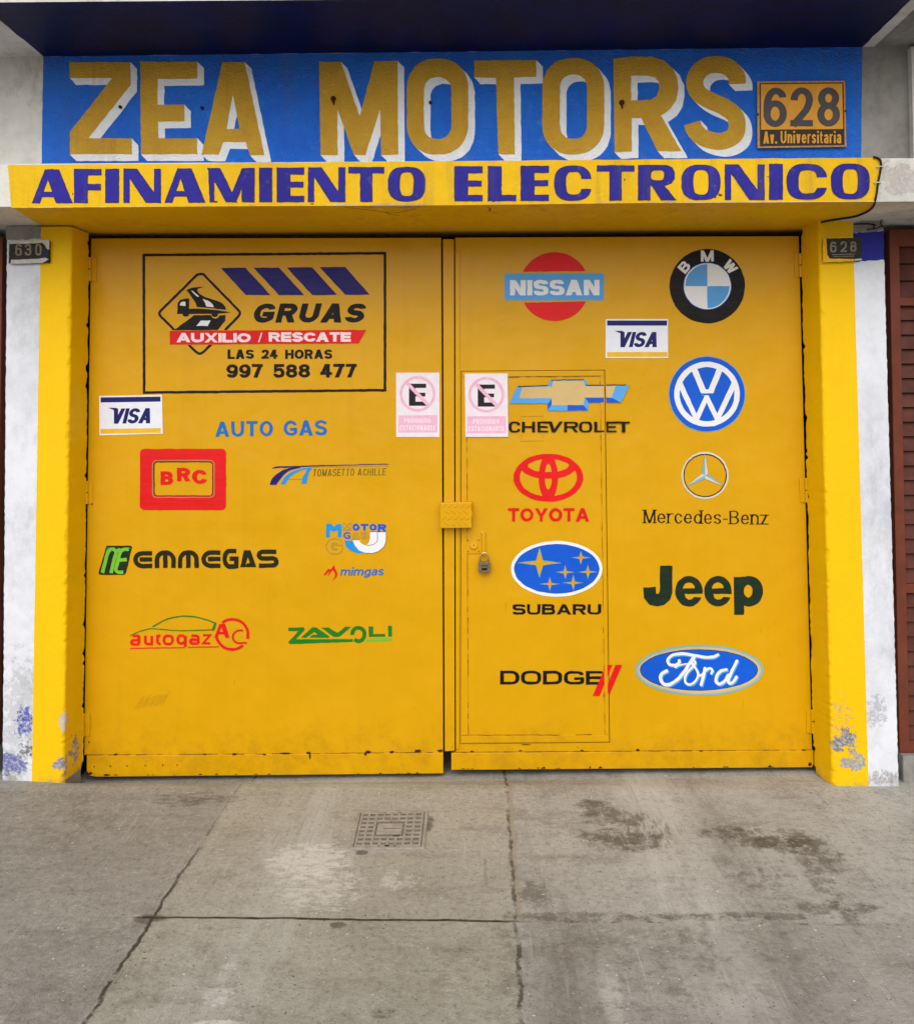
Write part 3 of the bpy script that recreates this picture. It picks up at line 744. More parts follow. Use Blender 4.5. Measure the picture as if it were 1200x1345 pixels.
# beam: one long concrete beam with the yellow, lettered stretch over the gate
def beam():
    ops = [any_([[(-420, 218), (1640, 205), (1640, 262), (-420, 274)]], 'old_white')]
    top = [(10.5, 216.5), (300, 214.5), (600, 211.5), (900, 209), (1150, 207)]
    bot = [(1149, 264), (900, 266), (600, 269.5), (300, 271), (15, 273)]
    yl = jit(top, 0.35, 14, 5, False) + [(1155, 211), (1156, 220), (1152, 240)] + jit(bot, 0.0, 14, 6, False)
    ops.append(any_([yl], 'beam_yellow'))
    rr = random.Random(12); chips = []
    for i in range(34):                              # knocks along the lower arris
        x = rr.uniform(20, 1140); y = 273-(x-15)*9/1134.0
        wd = rr.uniform(2, 9); chips.append([(x-wd, y+.2), (x-wd*.4, y-rr.uniform(.4, 1.3)), (x+wd*.3, y-rr.uniform(.4, 1.6)), (x+wd, y+.2)])
    for x0, x1, h in ((432, 470, 3.0), (486, 552, 3.2), (640, 668, 3.4), (870, 888, 4.6)):
        n = 12; up = [(x0+(x1-x0)*i/n, 273-(x0+(x1-x0)*i/n-15)*9/1134.0-h*rr.uniform(.3, 1)*math.sin(math.pi*min(max(i/n, .06), .94))) for i in range(n+1)]
        chips.append(up+[(x1, 273-(x1-15)*9/1134.0+.1), (x0, 273-(x0-15)*9/1134.0+.1)])
    ops.append(any_(chips, 'plaster_chip'))
    scf = [blob(x, y, a, b, int(x)) for x, y, a, b in ((283, 265, 4, 1.6), (655, 263.5, 6, 1.6), (648, 264, 3, 2), (690, 263, 9, 1.0), (945, 256, 4, 2), (938, 259, 3, 1.3), (1008, 232, 2, .8), (820, 236, 1.4, 2), (210, 240, 1, 1.5), (96, 255, 1, 2), (540, 262, 6, 1), (410, 268, 4, 1))]
    ops.append(any_(scf, 'seam'))
    # flatten: every point to the true rectangle of the beam front (z clamped)
    def mp(px, py):
        p = PY(px, py, Y_BEAM); t = (p.z-z_bb)/(z_bt-z_bb)
        return Vector((p.x, Y_BEAM, p.z))
    V, F, cols = resolve(ops)
    names = ['old_white', 'beam_yellow', 'plaster_chip', 'dark_inside', 'rust', 'seam']
    v = [mp(*q) for q in V]; fm = [names.index(c) for c in cols]; f = [list(q) for q in F]
    # the rest of the body follows the same top and bottom lines
    a, b, c, d = mp(-420, 218), mp(1640, 205), mp(1640, 262), mp(-420, 274)
    yb = 0.30
    n = len(v)
    B = [Vector((p.x, yb, p.z)) for p in (a, b, c, d)]
    v += [a, b, c, d]+B
    f += [[n, n+1, n+5, n+4], [n+4, n+5, n+6, n+7], [n, n+4, n+7, n+3], [n+1, n+2, n+6, n+5]]; fm += [0, 0, 0, 0]
    # underside, painted: yellow over the gate, white beyond
    def under(px, py):                # pixel -> underside plane (through c,d and parallel to y)
        nrm = (c-d).cross(Vector((0, 1, 0))); r = ray(px, py)
        return CAM + r*((d-CAM).dot(nrm)/r.dot(nrm))
    def sx(X, Yy): return (X, Yy)
    yp = [mp(15, 273)]
    pl_ = [mp(15, 273), mp(1149, 264)] + [under(*q) for q in ((1146, 270), (1138, 277), (1122, 283), (1100, 287), (1080, 290), (1062, 296), (1052, 302))]
    poly = [(p.x, p.y) for p in pl_] + [(PY(1046, 306, .3).x, 0.3), (PY(120, 306, .3).x, 0.3)] + [(p.x, p.y) for p in (under(110, 300), under(54, 296.5))]
    ops2 = [any_([[(d.x, Y_BEAM), (c.x, Y_BEAM), (c.x, yb), (d.x, yb)]], 'old_white'), any_([jit(poly, 0.0, 0.08, 3)], 'beam_yellow')]
    U = lambda pp: [(p.x, p.y) for p in (under(*q) for q in pp)]
    ops2.append(any_([U([(440, 271.6), (470, 271.2), (500, 271), (550, 270.6), (553, 272), (535, 274), (520, 273.2), (490, 273.4), (470, 272.6)])], 'plaster_chip'))
    crk = []
    for pp in ([(452, 272.5), (470, 274), (488, 276.2), (505, 278.6), (520, 279.6), (532, 277.4), (546, 274)], [(505, 278.6), (512, 281.5), (524, 283)], [(640, 272), (644, 274.5), (642, 277)]):
        crk += stroke(jit(U(pp), .003, .03, 3, False), .0055)
    ops2.append(any_(crk, 'rust'))
    V2, F2, c2 = resolve(ops2)
    n = len(v)
    v += [Vector((q[0], q[1], d.z+(c.z-d.z)*(q[0]-d.x)/(c.x-d.x))) for q in V2]
    f += [[i+n for i in q[::-1]] for q in F2]; fm += [names.index(k) for k in c2]
    return link('beam', v, f, [M_[k] for k in names], fm, bld, 'yellow beam lettered in blue, white and peeling at its ends')
bm_ = beam()
BEAM_LET = [('A', 43, 95), ('F', 98, 133), ('I', 139, 156), ('N', 163, 211), ('A', 217, 269), ('M', 273, 334), ('I', 341, 357), ('E', 364, 399), ('N', 405, 453),
            ('T', 458, 504), ('O', 510, 558), ('E', 597, 633), ('L', 641, 677), ('E', 684, 720), ('C', 728, 776), ('T', 784, 832), ('R', 838, 887), ('O', 895, 945),
            ('N', 952, 1003), ('I', 1010, 1027), ('C', 1033, 1085), ('O', 1091, 1141)]
def beam_letter(ch, x0, x1, yt, yb):
    H = yb-yt; W = x1-x0; v, h = 17.0, 8.0
    Xf = lambda a, b: (x0+a*W, yb-b*H)
    R = lambda a, b, c, d: [(a, b), (c, b), (c, d), (a, d)]
    def se(x0, y0, x1, y1, n, k=40):
        cx, cy, rx, ry = (x0+x1)/2, (y0+y1)/2, (x1-x0)/2, (y1-y0)/2; o = []
        for i in range(k):
            t = 2*math.pi*i/k; c, s = math.cos(t), math.sin(t)
            o.append((cx+rx*math.copysign(abs(c)**(2/n), c), cy+ry*math.copysign(abs(s)**(2/n), s)))
        return o
    if ch == 'I': return [('any', [R(x0, yt, x1, yb)])]
    if ch == 'E': return [('any', [R(x0, yt, x0+v, yb), R(x0, yt, x1, yt+h), R(x0, yb-h+1, x1, yb), R(x0, (yt+yb)/2-3.5, x1-1, (yt+yb)/2+3)])]
    if ch == 'F': return [('any', [R(x0, yt, x0+v, yb), R(x0, yt, x1, yt+h-1), R(x0, (yt+yb)/2-2, x1-1, (yt+yb)/2+5)])]
    if ch == 'L': return [('any', [R(x0, yt, x0+v, yb), R(x0, yb-7, x1, yb)])]
    if ch == 'T': return [('any', [R(x0, yt, x1, yt+7), R((x0+x1)/2-v/2+1, yt, (x0+x1)/2+v/2-1, yb)])]
    if ch == 'N': return [('any', [R(x0, yt, x0+7, yb), R(x1-8, yt, x1, yb), [(x0, yt), (x0+17, yt), (x1, yb), (x1-19, yb)]])]
    if ch == 'M': return [('any', [[(x0+1, yt), (x0+8, yt), (x0+8, yb), (x0+3, yb)], R(x1-16, yt, x1, yb), [(x0, yt), (x0+16, yt), (x0+W*.62, yb), (x0+W*.40, yb)], [(x1-16, yt), (x1-6, yt), (x0+W*.60, yb), (x0+W*.45, yb)]])]
    if ch == 'A': return [('any', [[(x0, yb), (x0+9, yb), (x0+W*.46, yt), (x0+W*.32, yt)], [(x1, yb), (x1-21, yb), (x0+W*.32, yt), (x0+W*.66, yt)], R(x0+W*.18, yb-14, x1-W*.25, yb-8)])]
    if ch == 'O': return [('par', [se(x0, yt, x1, yb, 2.7), se(x0+14.5, yt+6, x1-14.5, yb-6, 3.2)])]
    if ch == 'C': return [('par', [se(x0, yt, x1, yb, 2.7), se(x0+14.5, yt+7, x1-12, yb-7, 3.2)]), ('cut', [R(x0+W*.55, yt+17, x1+2, yb-15)]) ]
    if ch == 'R': return [('par', [[(x0, yt), (x1-12, yt), (x1-5, yt+3), (x1-2, yt+9), (x1-2, yt+17), (x1-6, yt+23), (x1-14, yt+26), (x0, yt+26)], rrect(x0+16, yt+6, x1-15, yt+20, 5)]),
                          ('any', [R(x0, yt, x0+15, yb), [(x0+17, yt+25), (x0+31, yt+24), (x1, yb), (x1-19, yb)]])]
    return []
for i, (ch, a, b) in enumerate(BEAM_LET):
    yt, yb = 223-(a-43)*8/1098, 266.3-(a-43)*5.2/1098
    ops = []
    for mode, polys in beam_letter(ch, a, b, yt, yb):
        ops.append((('any' if mode == 'cut' else mode), polys, None if mode == 'cut' else 'beam_blue'))
    L = [p for o in ops if o[2] for p in o[1]]
    o2 = []
    for mode, polys, c in ops:                                   # a thin dark outline, as the sign writer left it
        if c and mode == 'par': o2.append(('any', [q for q in stroke(polys[0], 1.3, True)]+[q for q in stroke(polys[1], 1.3, True)], 'beam_edge'))
        elif c: o2.append(('any', [q for p in polys for q in stroke(p, 1.3, True)], 'beam_edge'))
    art('painted_letter', brushy(o2+ops, .35, 4.0), on(Y_BEAM-0.0015), bm_)

# upper wall: blue sign field between strips of old white and grey
uw = art('sign_wall', [any_([[(-420, 40), (60, 40), (60, 250), (-420, 250)]], 'old_white'), any_([[(1130, 40), (1640, 40), (1640, 250), (1130, 250)]], 'grey_wall'),
                       any_([jit([(57.5, 40), (1132, 40), (1130, 250), (54.5, 250)], 0.25, 6, 4)], 'sign_blue')], on(0.0), bld, 'blue painted wall with large gold lettering')
k3 = 1/3.0
def poly3(pts, ox): return xf(pts, ox, 0, k3)
def stad(x0, y0, x1, y1, k=12, n=2.25):
    cx, cy, rx, ry = (x0+x1)/2, (y0+y1)/2, (x1-x0)/2, (y1-y0)/2; o = []
    fl = ry-rx*1.05
    for i in range(4*k):
        t = 2*math.pi*i/(4*k); c, s = math.cos(t), math.sin(t)
        o.append((cx+rx*math.copysign(abs(c)**(2/n), c), cy+math.copysign(fl, s)*(1 if abs(s) > 1e-6 else 0)+(ry-fl)*math.copysign(abs(s)**(2/n), s)))
    return o
BIG = [
 ('Z', [poly3([(275,245),(515,245),(515,335),(350,545),(520,545),(520,608),(277,608),(275,522),(443,308),(275,308)], 0)], None),
 ('E', [poly3([(553,243),(778,243),(778,310),(622,312),(622,412),(727,412),(727,478),(624,480),(625,545),(778,545),(778,608),(556,608)], 0)], None),
 ('A', [poly3([(876,245),(965,245),(1043,612),(985,612),(968,560),(880,560),(862,610),(795,608)], 0), poly3([(918,375),(944,508),(893,508)], 0)], None),
 ('M', [poly3([(57,243),(143,243),(217,458),(275,241),(366,239),(369,610),(302,612),(297,432),(240,611),(195,611),(129,430),(131,612),(63,612)], 400)], None),
 ('O', [poly3(stad(402, 230, 645, 610), 400), poly3(stad(470, 304, 578, 548), 400)], None),
 ('T', [poly3([(668,238),(912,236),(912,302),(824,305),(828,608),(763,608),(753,306),(668,305)], 400)], None),
 ('O', [poly3(stad(935, 228, 1180, 610), 400), poly3(stad(1005, 294, 1112, 547), 400)], None),
 ('R', [poly3([(15,230),(100,222),(165,223),(215,238),(250,270),(268,310),(270,350),(262,395),(240,430),(203,456),(283,597),(190,597),(125,466),(88,466),(88,597),(20,600)], 800),
        poly3([(85,299),(150,298),(180,306),(197,325),(196,352),(185,380),(160,394),(85,396)], 800)], None),
]
DV = (8.6, 8.8)
def sweep(loop, d):
    out = [[(p[0]+d[0], p[1]+d[1]) for p in loop]]
    m = len(loop)
    for i in range(m):
        a, b = loop[i], loop[(i+1) % m]
        out.append([a, b, (b[0]+d[0], b[1]+d[1]), (a[0]+d[0], a[1]+d[1])])
    return out
for ch, loops, _ in BIG:
    sh = []
    for lp in loops:
        sh += sweep(lp, DV)[1:]
    ops = [('par', [[(p[0]+DV[0], p[1]+DV[1]) for p in lp] for lp in loops], 'sign_white'), ('any', sh, 'sign_white'), ('par', loops, 'sign_gold')]
    art('painted_letter', brushy(ops, .45, 6.0), on(-0.0015), uw)
sp = cr([(503,331),(500,300),(470,266),(425,254),(378,262),(345,292),(336,330),(352,368),(395,396),(445,418),(488,448),(502,485),(495,528),(458,553),(415,556),(365,540),(336,512),(326,484)], 6)
sp = [(800+a/3, b/3) for a, b in sp]
sgold = stroke(sp, 22.5)
ssh = []
for q in sgold: ssh += sweep(q, DV)
art('painted_letter', [any_(ssh, 'sign_white'), any_(sgold, 'sign_gold')], on(-0.0015), uw)
# rusty stubs of old sign fixings and small holes
for (px, py, big) in ((438, 130, 1), (565, 135, 0), (816, 135, 1), (159, 141, 0), (266, 142, 0)):
    mb = MB(); p = PY(px, py, 0)
    r = 0.011 if big else 0.007
    mb.tube([p+Vector((0, 0.01, 0)), p+Vector((0, -0.012, -0.001)), p+Vector((0.001, -0.02, -0.004))], r, 9, taper=[1.2, 1.0, 0.7])
    if big: mb.tube([p+Vector((0, -0.004, 0)), p+Vector((0.002, -0.005, -0.028))], r*0.7, 6, taper=[1, .4])
    mb.build('fixing_stub', M_['rust'], uw)

# balcony slab overhead
def slab():
    xl, xr = PY(57.5, 72, 0).x, PY(1132, 63, 0).x
    zt = z_sl+0.22
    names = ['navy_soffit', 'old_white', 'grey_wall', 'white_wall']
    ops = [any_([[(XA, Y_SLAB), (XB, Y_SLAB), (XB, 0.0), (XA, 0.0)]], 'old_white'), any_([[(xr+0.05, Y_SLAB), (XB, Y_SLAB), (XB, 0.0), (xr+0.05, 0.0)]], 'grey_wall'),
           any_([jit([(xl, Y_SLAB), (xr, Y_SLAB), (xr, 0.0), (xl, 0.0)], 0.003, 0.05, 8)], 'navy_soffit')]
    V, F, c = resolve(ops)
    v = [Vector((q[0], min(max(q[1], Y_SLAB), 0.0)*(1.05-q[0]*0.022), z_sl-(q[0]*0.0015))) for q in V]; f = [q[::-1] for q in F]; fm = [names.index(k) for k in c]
    n = len(v)
    zz = lambda x: z_sl-x*0.0015
    ya_, yb_ = Y_SLAB*(1.05-XA*.022), Y_SLAB*(1.05-XB*.022)
    v += [Vector(q) for q in ((XA, ya_, zz(XA)), (XB, yb_, zz(XB)), (XB, yb_, zt), (XA, ya_, zt), (XA, 0.3, zt), (XB, 0.3, zt), (XA, 0.3, zz(XA)), (XB, 0.3, zz(XB)))]
    f += [[n, n+1, n+2, n+3], [n+3, n+2, n+5, n+4], [n, n+3, n+4, n+6], [n+1, n+7, n+5, n+2], [n+6, n+4, n+5, n+7]]; fm += [1, 1, 1, 1, 1]
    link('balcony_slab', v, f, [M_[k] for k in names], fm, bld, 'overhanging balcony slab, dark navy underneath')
slab()
mb = MB()                                  # pier of the next house, at the edge of the photo
a = PY(1197, 100, -0.04)
mb.box(a.x, a.x+0.5, -0.04, 0.0-0.003, z_bt+0.01, z_sl-0.02); mb.build('pier', M_['old_white'], bld)
mb = MB()                                  # dark room behind the gate and the two side doors
mb.box(XA, XB, 1.3, 1.35, -0.05, z_bt); mb.box(XA, XB, 0.31, 1.3, z_bt-0.02, z_bt); mb.box(XA-0.05, XA, 0.2, 1.35, -0.05, z_bt); mb.box(XB, XB+0.05, 0.2, 1.35, -0.05, z_bt)
mb.build('inner_room', M_['dark_inside'], bld)

# ================================================================== GATE
YG = Y_GATE
gl = thing('gate_leaf', 'left yellow steel gate leaf painted with towing and gas signs', 'gate', tuple(PY(350, 1018, YG)), 'leaves of the yellow gate')
gr = thing('gate_leaf', 'right yellow steel gate leaf painted with car maker emblems and fitted with a small door', 'gate', tuple(PY(830, 1010, YG)), 'leaves of the yellow gate')
mb = MB(); mb.pxslab([(119.5, 313), (579.5, 312), (582, 990), (110.5, 992)], YG, YG+0.04)
lp = mb.build('panel', M_['gate'], gl, bevel=0.004)
mb = MB(); mb.pxslab(jit([(114, 992.5), (582, 989), (582, 1016), (128, 1020.5), (117, 1019), (114, 1012)], 0.0, 60, 4), YG-0.004, YG+0.03)
mb.build('bottom_plate', M_['gate'], gl, bevel=0.003)
# right leaf: sheet with an opening for the small door
WD = [(606, 488), (793.5, 486.5), (800, 975), (604.5, 977)]
OPEN = [(605.4, 487.4), (794.2, 485.9), (800.7, 975.6), (603.9, 977.6)]
def ring_slab(outer, inner, yf, yb):
    mb = MB(); o = [PY(*p, yf) for p in outer]; i = [PY(*p, yf) for p in inner]
    ob = [Vector((p.x, yb, p.z)) for p in o]; ib = [Vector((p.x, yb, p.z)) for p in i]
    v = o+i+ob+ib; f = []
    for k in range(4):
        n = (k+1) % 4
        f += [[k, n, 4+n, 4+k], [8+k, 12+k, 12+n, 8+n], [k, 8+k, 8+n, n], [4+k, 4+n, 12+n, 12+k]]
    mb.add(v, f); return mb
rp = ring_slab([(597.5, 312), (1048.5, 310), (1066, 985), (598.5, 988)], OPEN, YG, YG+0.04).build('panel', M_['gate'], gr, bevel=0.002)
mb = MB(); mb.pxslab(jit([(592.5, 989), (1068, 985.5), (1068.5, 1003), (1066, 1008), (592.5, 1011.5)], 0.0, 60, 5), YG-0.004, YG+0.03)
mb.build('bottom_plate', M_['gate'], gr, bevel=0.003)
mb = MB(); mb.pxslab([(581.5, 314), (596, 314), (597, 986), (584, 987)], YG-0.012, YG+0.03)
mb.build('meeting_strip', M_['gate'], gr, bevel=0.002)
# stile of the right leaf beside the meeting strip
mb = MB(); mb.pxslab([(597.6, 330), (604, 330), (602.6, 984), (598.6, 984)], YG-0.005, YG-0.0002)
mb.build('stile', M_['gate'], gr, bevel=0.0015)
wk = MB(); wk.pxslab(WD, YG-0.002, YG+0.035)
wd = wk.build('wicket_door', M_['gate'], gr, 'small door cut into the right leaf', bevel=0.002)
LOC[wd] = LOC[gr]
for q in ([(607, 488.6), (792, 487.2), (792.2, 493.5), (607, 495)], [(606.6, 495.4), (612, 495.4), (614.5, 965.6), (606, 966)], [(788, 494), (792.3, 494), (798.4, 965.2), (794.5, 965.2)],
          [(606, 966.5), (798.6, 965.6), (799, 974), (605.6, 975.8)]):
    mb = MB(); mb.pxslab(q, YG-0.006, YG-0.0022); mb.build('flat_bar', M_['gate'], wd, bevel=0.0012)
mb = MB()
for q in ([(683, 544), (713, 543.5), (713, 546.5), (683, 547)], [(683, 576), (713, 575.5), (713.4, 579), (683.4, 579.5)], [(683, 547.3), (685.3, 547.3), (685.6, 575.7), (683.3, 575.7)], [(710.7, 547), (713, 547), (713.3, 575.4), (711, 575.4)]):
    mb.pxslab(q, YG-0.0045, YG-0.0022)
mb.build('hatch_frame', M_['gate'], wd, bevel=0.0008)
# welded seam, rust spots, rivets
def marks(into, ops, Y): return art('', [any_(p, c) for p, c in ops], on(Y), None, into=into)
rr = random.Random(4)
def seam(pts, w, seed, gaps=0.25):
    r = random.Random(seed); j = jit(pts, 0.35, 7, seed, False); out = []
    for i in range(len(j)-1):
        if r.random() > gaps:
            out += stroke([j[i], j[i+1]], w*r.uniform(.5, 1.3))
    return out
spots = [blob(x, y, a, b, int(x)) for x, y, a, b in ((152, 991, 3, 1.5), (269, 991, 2.5, 1.3), (308, 990.5, 4.5, 1.6), (347, 991, 2.5, 1.2), (375, 989.5, 8, 1.6), (405, 989, 4, 2), (407, 993, 1.2, 5),
         (483, 988, 5, 2.2), (480, 990, 2, 3), (514, 988, 4, 2), (548, 986.5, 5, 2.4), (578, 986, 4, 2), (118, 1016, 4, 2.5), (140, 1018, 4, 1.5))]
for i in range(16):
    x = rr.uniform(122, 578); yb_ = 1018.6-(x-120)*2.6/460; hh = rr.uniform(.6, 2.2)
    spots.append([(x-rr.uniform(.6, 4), yb_), (x-.3, yb_-hh), (x+.4, yb_-hh), (x+rr.uniform(.6, 4), yb_)])
spots += [ell(x, y, .9, 1.1, 8) for x, y in ((124, 1007), (145, 1006.5), (167, 1006), (191, 1005.5), (214, 1005), (233, 1005), (117, 975), (121, 662))]
YM = YG-0.0052
marks(lp, [(seam([(114, 991.6), (350, 990.4), (582, 988)], 0.8, 11), 'seam'), (spots, 'rust')], YM)
spots = [blob(x, y, a, b, int(x)+1) for x, y, a, b in ((683, 986, 2.5, 1), (837, 985, 3, 2), (920, 986.5, 3, 1), (764, 986, 3, .9), (1055, 985, 4, 1), (620, 987, 3, .9), (1063, 1004, 3, 3), (655, 566, .8, .8), (690, 978, 8, .6))]
for i in range(18):
    x = rr.uniform(600, 1058); yb_ = 1010.4-(x-592)*3.2/470; hh = rr.uniform(.6, 2.6)
    spots.append([(x-rr.uniform(.6, 4), yb_), (x-.3, yb_-hh), (x+.4, yb_-hh), (x+rr.uniform(.6, 4), yb_)])
sm = seam([(598, 988), (830, 986.6), (1066, 985)], 0.8, 13, .35)
sm += seam([(612.4, 495.5), (614.8, 965)], .6, 14, .3) + seam([(606, 965.8), (798, 965.2)], .8, 15, .2) + seam([(787.7, 494), (794.2, 965)], .5, 16, .4) + seam([(612, 495.4), (788, 494)], .6, 17, .3)
marks(rp, [(sm, 'seam'), (spots, 'rust')], YM-0.0008)
# the rubbed smudge low on the left leaf
hs_ = []
for i in range(13):
    x = 181+i*2.9; hs_ += stroke([(x-3, 931-i*.4+rr.uniform(-2, 1)), (x+6, 914-i*.35+rr.uniform(-1, 3))], 0.55)
for i in range(0): hs_ += stroke([(180+rr.uniform(-2, 3), 931-i*3.6), (214+rr.uniform(-3, 4), 925-i*3.4)], 0.5)
marks(lp, [(hs_, 'grime')], YG-0.001)
# hinges
def hinge(quad, side, parent):
    mb = MB(); mb.pxslab(quad, YG-0.005, YG+0.0)
    x = quad[0][0] if side < 0 else quad[1][0]
    xb = quad[3][0] if side < 0 else quad[2][0]
    a, b = PY(x, quad[0][1], YG-0.008), PY(xb, quad[3][1], YG-0.008)
    for t0, t1 in ((0, .48), (.52, 1)):
        mb.tube([a.lerp(b, t0), a.lerp(b, t1)], 0.0085, 10)
    mb.build('hinge', M_['gate'], parent, bevel=0.0015)
for q in ([(118, 338), (127, 338), (127, 369), (118, 369)], [(114, 632), (122, 632), (122, 662), (114, 662)], [(109.5, 937), (118.5, 937), (118, 967), (109.5, 967)]): hinge(q, -1, gl)
for q in ([(1042.5, 333), (1050, 333), (1051, 364), (1043.5, 364)], [(1049.5, 628), (1058, 628), (1059, 660), (1050.5, 660)], [(1058.5, 932), (1066.5, 932), (1067, 963), (1059, 963)]): hinge(q, 1, gr)
# lock cover of chequer plate
mb = MB(); Yc = YG-0.055
mb.pxslab([(577.5, 660.5), (620, 659.5), (619, 668), (620.5, 675), (619, 682), (619.5, 693.5), (578, 694)], Yc, YG-0.001)
lc = mb.build('lock_cover', M_['gate'], gr, 'raised chequer plate box over the lock', bevel=0.004)
LOC[lc] = LOC[gr]
mb = MB(); i = 0
for r_ in range(4):
    for c_ in range(5):
        cx, cy = 583+c_*8.0+(4 if r_ % 2 else 0), 664.5+r_*8.0
        if cx > 616: continue
        sg = 1 if r_ % 2 else -1
        dx, dy = 3.6, 3.0*sg
        a, b = PY(cx-dx, cy-dy, Yc), PY(cx+dx, cy+dy, Yc)
        mb.tube([a, a.lerp(b, .3)+Vector((0, -.0006, 0)), a.lerp(b, .7)+Vector((0, -.0006, 0)), b], 0.0022, 6, taper=[.3, 1, 1, .3])
mb.build('tread_bars', M_['gate'], lc)
# lock plate and hasp on the small door
mb = MB(); mb.pxslab([(612.5, 707.5), (632, 707), (632.5, 727), (613, 727.5)], YG-0.0055, YG-0.002)
mb.tube([PY(622, 716, YG-0.004), PY(622, 716, YG-0.012)], 0.018, 18); mb.tube([PY(622, 716, YG-0.012), PY(622, 716, YG-0.0125)], 0.016, 18)
lk = mb.build('lock_plate', M_['gate'], wd, bevel=0.001); LOC[lk] = LOC[gr]
art('', [any_([ell(622, 716, .7, .9, 10), [(621.5, 716), (622.5, 716), (622.7, 719.5), (621.3, 719.5)]] + [ell(a, b, .8, .8, 8) for a, b in ((614.5, 709.7), (628.5, 709.2), (614.5, 724.6), (628.6, 724.4))], 'rust')], on(YG-0.0131), None, into=lk)
mb = MB()
mb.pxslab([(632.7, 698), (637.3, 698), (637, 728), (634, 729.5), (633, 728)], YG-0.012, YG-0.0085)
mb.tube([PY(633.5, 699.5, YG), PY(633.5, 699.5, YG-0.013)], 0.0065, 8); mb.tube([PY(635.5, 725.5, YG-0.002), PY(635.5, 725.5, YG-0.024), PY(635.5, 729, YG-0.024)], 0.004, 8)
mb.build('hasp', M_['gate'], wd, bevel=0.0008)
# padlock, hanging in the hasp
pd = thing('padlock', 'small worn brass padlock hanging from the hasp of the small door', 'padlock', tuple(PY(635.5, 753, YG-0.024)))
mb = MB(); mb.pxslab([(628.5, 738), (643, 737.5), (644, 741), (644, 749), (642.5, 752), (629.5, 752.5), (628, 749.5), (628, 741)], YG-0.036, YG-0.014)
pb = mb.build('body', M_['steel'], pd, bevel=0.0015); LOC[pb] = LOC[pd]
mb = MB(); mb.pxslab([(631, 742.8), (640.5, 742.5), (640.5, 743.6), (631, 744)], YG-0.0368, YG-0.0355); mb.pxslab([(632.5, 746), (639.5, 745.8), (639.5, 749), (632.5, 749.2)], YG-0.0368, YG-0.0355)
mb.build('stamped_band', M_['dark_metal'], pb)
mb = MB(); pts = [PY(630.5, 740, YG-.025), PY(630.5, 733, YG-.025)] + [PY(635.8-5.3*math.cos(t), 732.5-6.5*math.sin(t), YG-.025) for t in np.linspace(0.15, math.pi-.15, 10)] + [PY(641, 733, YG-.025), PY(641, 740, YG-.025)]
mb.tube(pts, 0.0040, 10); mb.build('shackle', M_['shackle'], pd, smooth=True)

# ------------------------------------------------------------------ painted signs on the left leaf
YP = YG-0.0016            # paint on the sheet
def paint(name, ops, parent, label=None, Y=None): return art(name, brushy(ops), on(YP if Y is None else Y), parent, label)
def c5(pts): return xf(pts, 170, 315, .3)
def ct(pts): return xf(pts, 200, 350, .10833)
dm = ct([(545,100),(585,92),(625,100),(1040,525),(1062,560),(1050,600),(640,1020),(580,1057),(525,1030),(110,610),(88,570),(105,535)])
dmc = cr([dm[0], dm[1], dm[2]], 4) + cr([dm[3], dm[4], dm[5]], 4) + cr([dm[6], dm[7], dm[8]], 4) + cr([dm[9], dm[10], dm[11]], 4)
tow = [any_(stroke([(189, 335), (505.5, 332.5), (505.5, 512.5), (189.5, 515.5)], 3.4, True), 'black'),
       any_([c5(q) for q in ([(400,123),(508,122),(618,242),(510,242)], [(543,122),(655,121),(765,242),(655,242)], [(688,121),(800,120),(908,241),(800,242)], [(832,120),(943,119),(1052,240),(945,241)])], 'navy'),
       any_(stroke(dmc, 3.1, True), 'black'),
       any_([ct(cr([(415,290),(470,262),(560,250),(640,245)], 4)+[(560,268)]+cr([(545,285),(570,325),(650,372),(820,430),(880,480),(895,525)], 4)+[(700,505),(540,490)]+cr([(530,450),(480,370),(415,290)], 3)),
             ct([(305,575),(310,450),(340,405),(400,390),(447,388),(447,515),(560,510),(800,530),(945,555),(900,565),(800,572),(790,600),(755,615),(725,600),(718,575),(445,575),(440,600),(400,610),(372,600),(365,575)]),
             ct([(265,772),(510,592),(710,590),(730,620),(765,635),(800,620),(815,592),(890,592),(885,660),(790,772)])], 'black'),
       any_([ct([(472,295),(490,298),(570,362),(545,368)]), ct([(610,395),(680,415),(725,450),(750,495),(655,485),(645,440)]), ct([(335,472),(345,440),(370,425),(405,428),(405,480)]), ct([(590,657),(710,655),(672,720),(537,720)])], 'white'),
       any_([c5([(177,398),(1037,394),(1003,454),(177,459)])], 'red'),
       any_(text('AUXILIO', 232, 329.5, 449.7, 12.2, 4.4, 3.3, shear=0.0, gap=.06)+text('/', 339, 344.5, 449.5, 12.6, 1.6)+text('RESCATE', 353, 461, 448.8, 12.3, 4.4, 3.3, gap=.06), 'pink'),
       any_(text('GRUAS', 330.5, 476, 423.6, 25, 8.0, 6.2, shear=.27, gap=.16), 'black'),
       any_(text('LAS 24 HORAS', 299, 436.5, 471.3, 12.2, 3.5, 2.8, gap=.11, space=.5), 'black'),
       any_(text('997 588 477', 297.5, 468.5, 496.2, 17.8, 4.8, 3.8, gap=.09, slope=.003, space=.45), 'black')]
tw = paint('towing_sign', [tow[0]], gl, 'black framed towing advertisement with truck in a diamond and telephone number')
for q in tow[1][1]: paint('slanted_stripe', [('any', [q], 'navy')], tw)
paint('truck_emblem', [tow[2], tow[3], tow[4], ('any', [c5([(170,396),(1040,392),(1006,456),(170,461)])], None)], tw, 'tow truck and road inside a black diamond outline')
paint('banner', [tow[5], tow[6]], tw, 'red banner with white capitals')
for k_, n_ in ((7, 'large black slanted capitals'), (8, 'small black line of lettering'), (9, 'black telephone number')): paint('lettering', [tow[k_]], tw, n_)
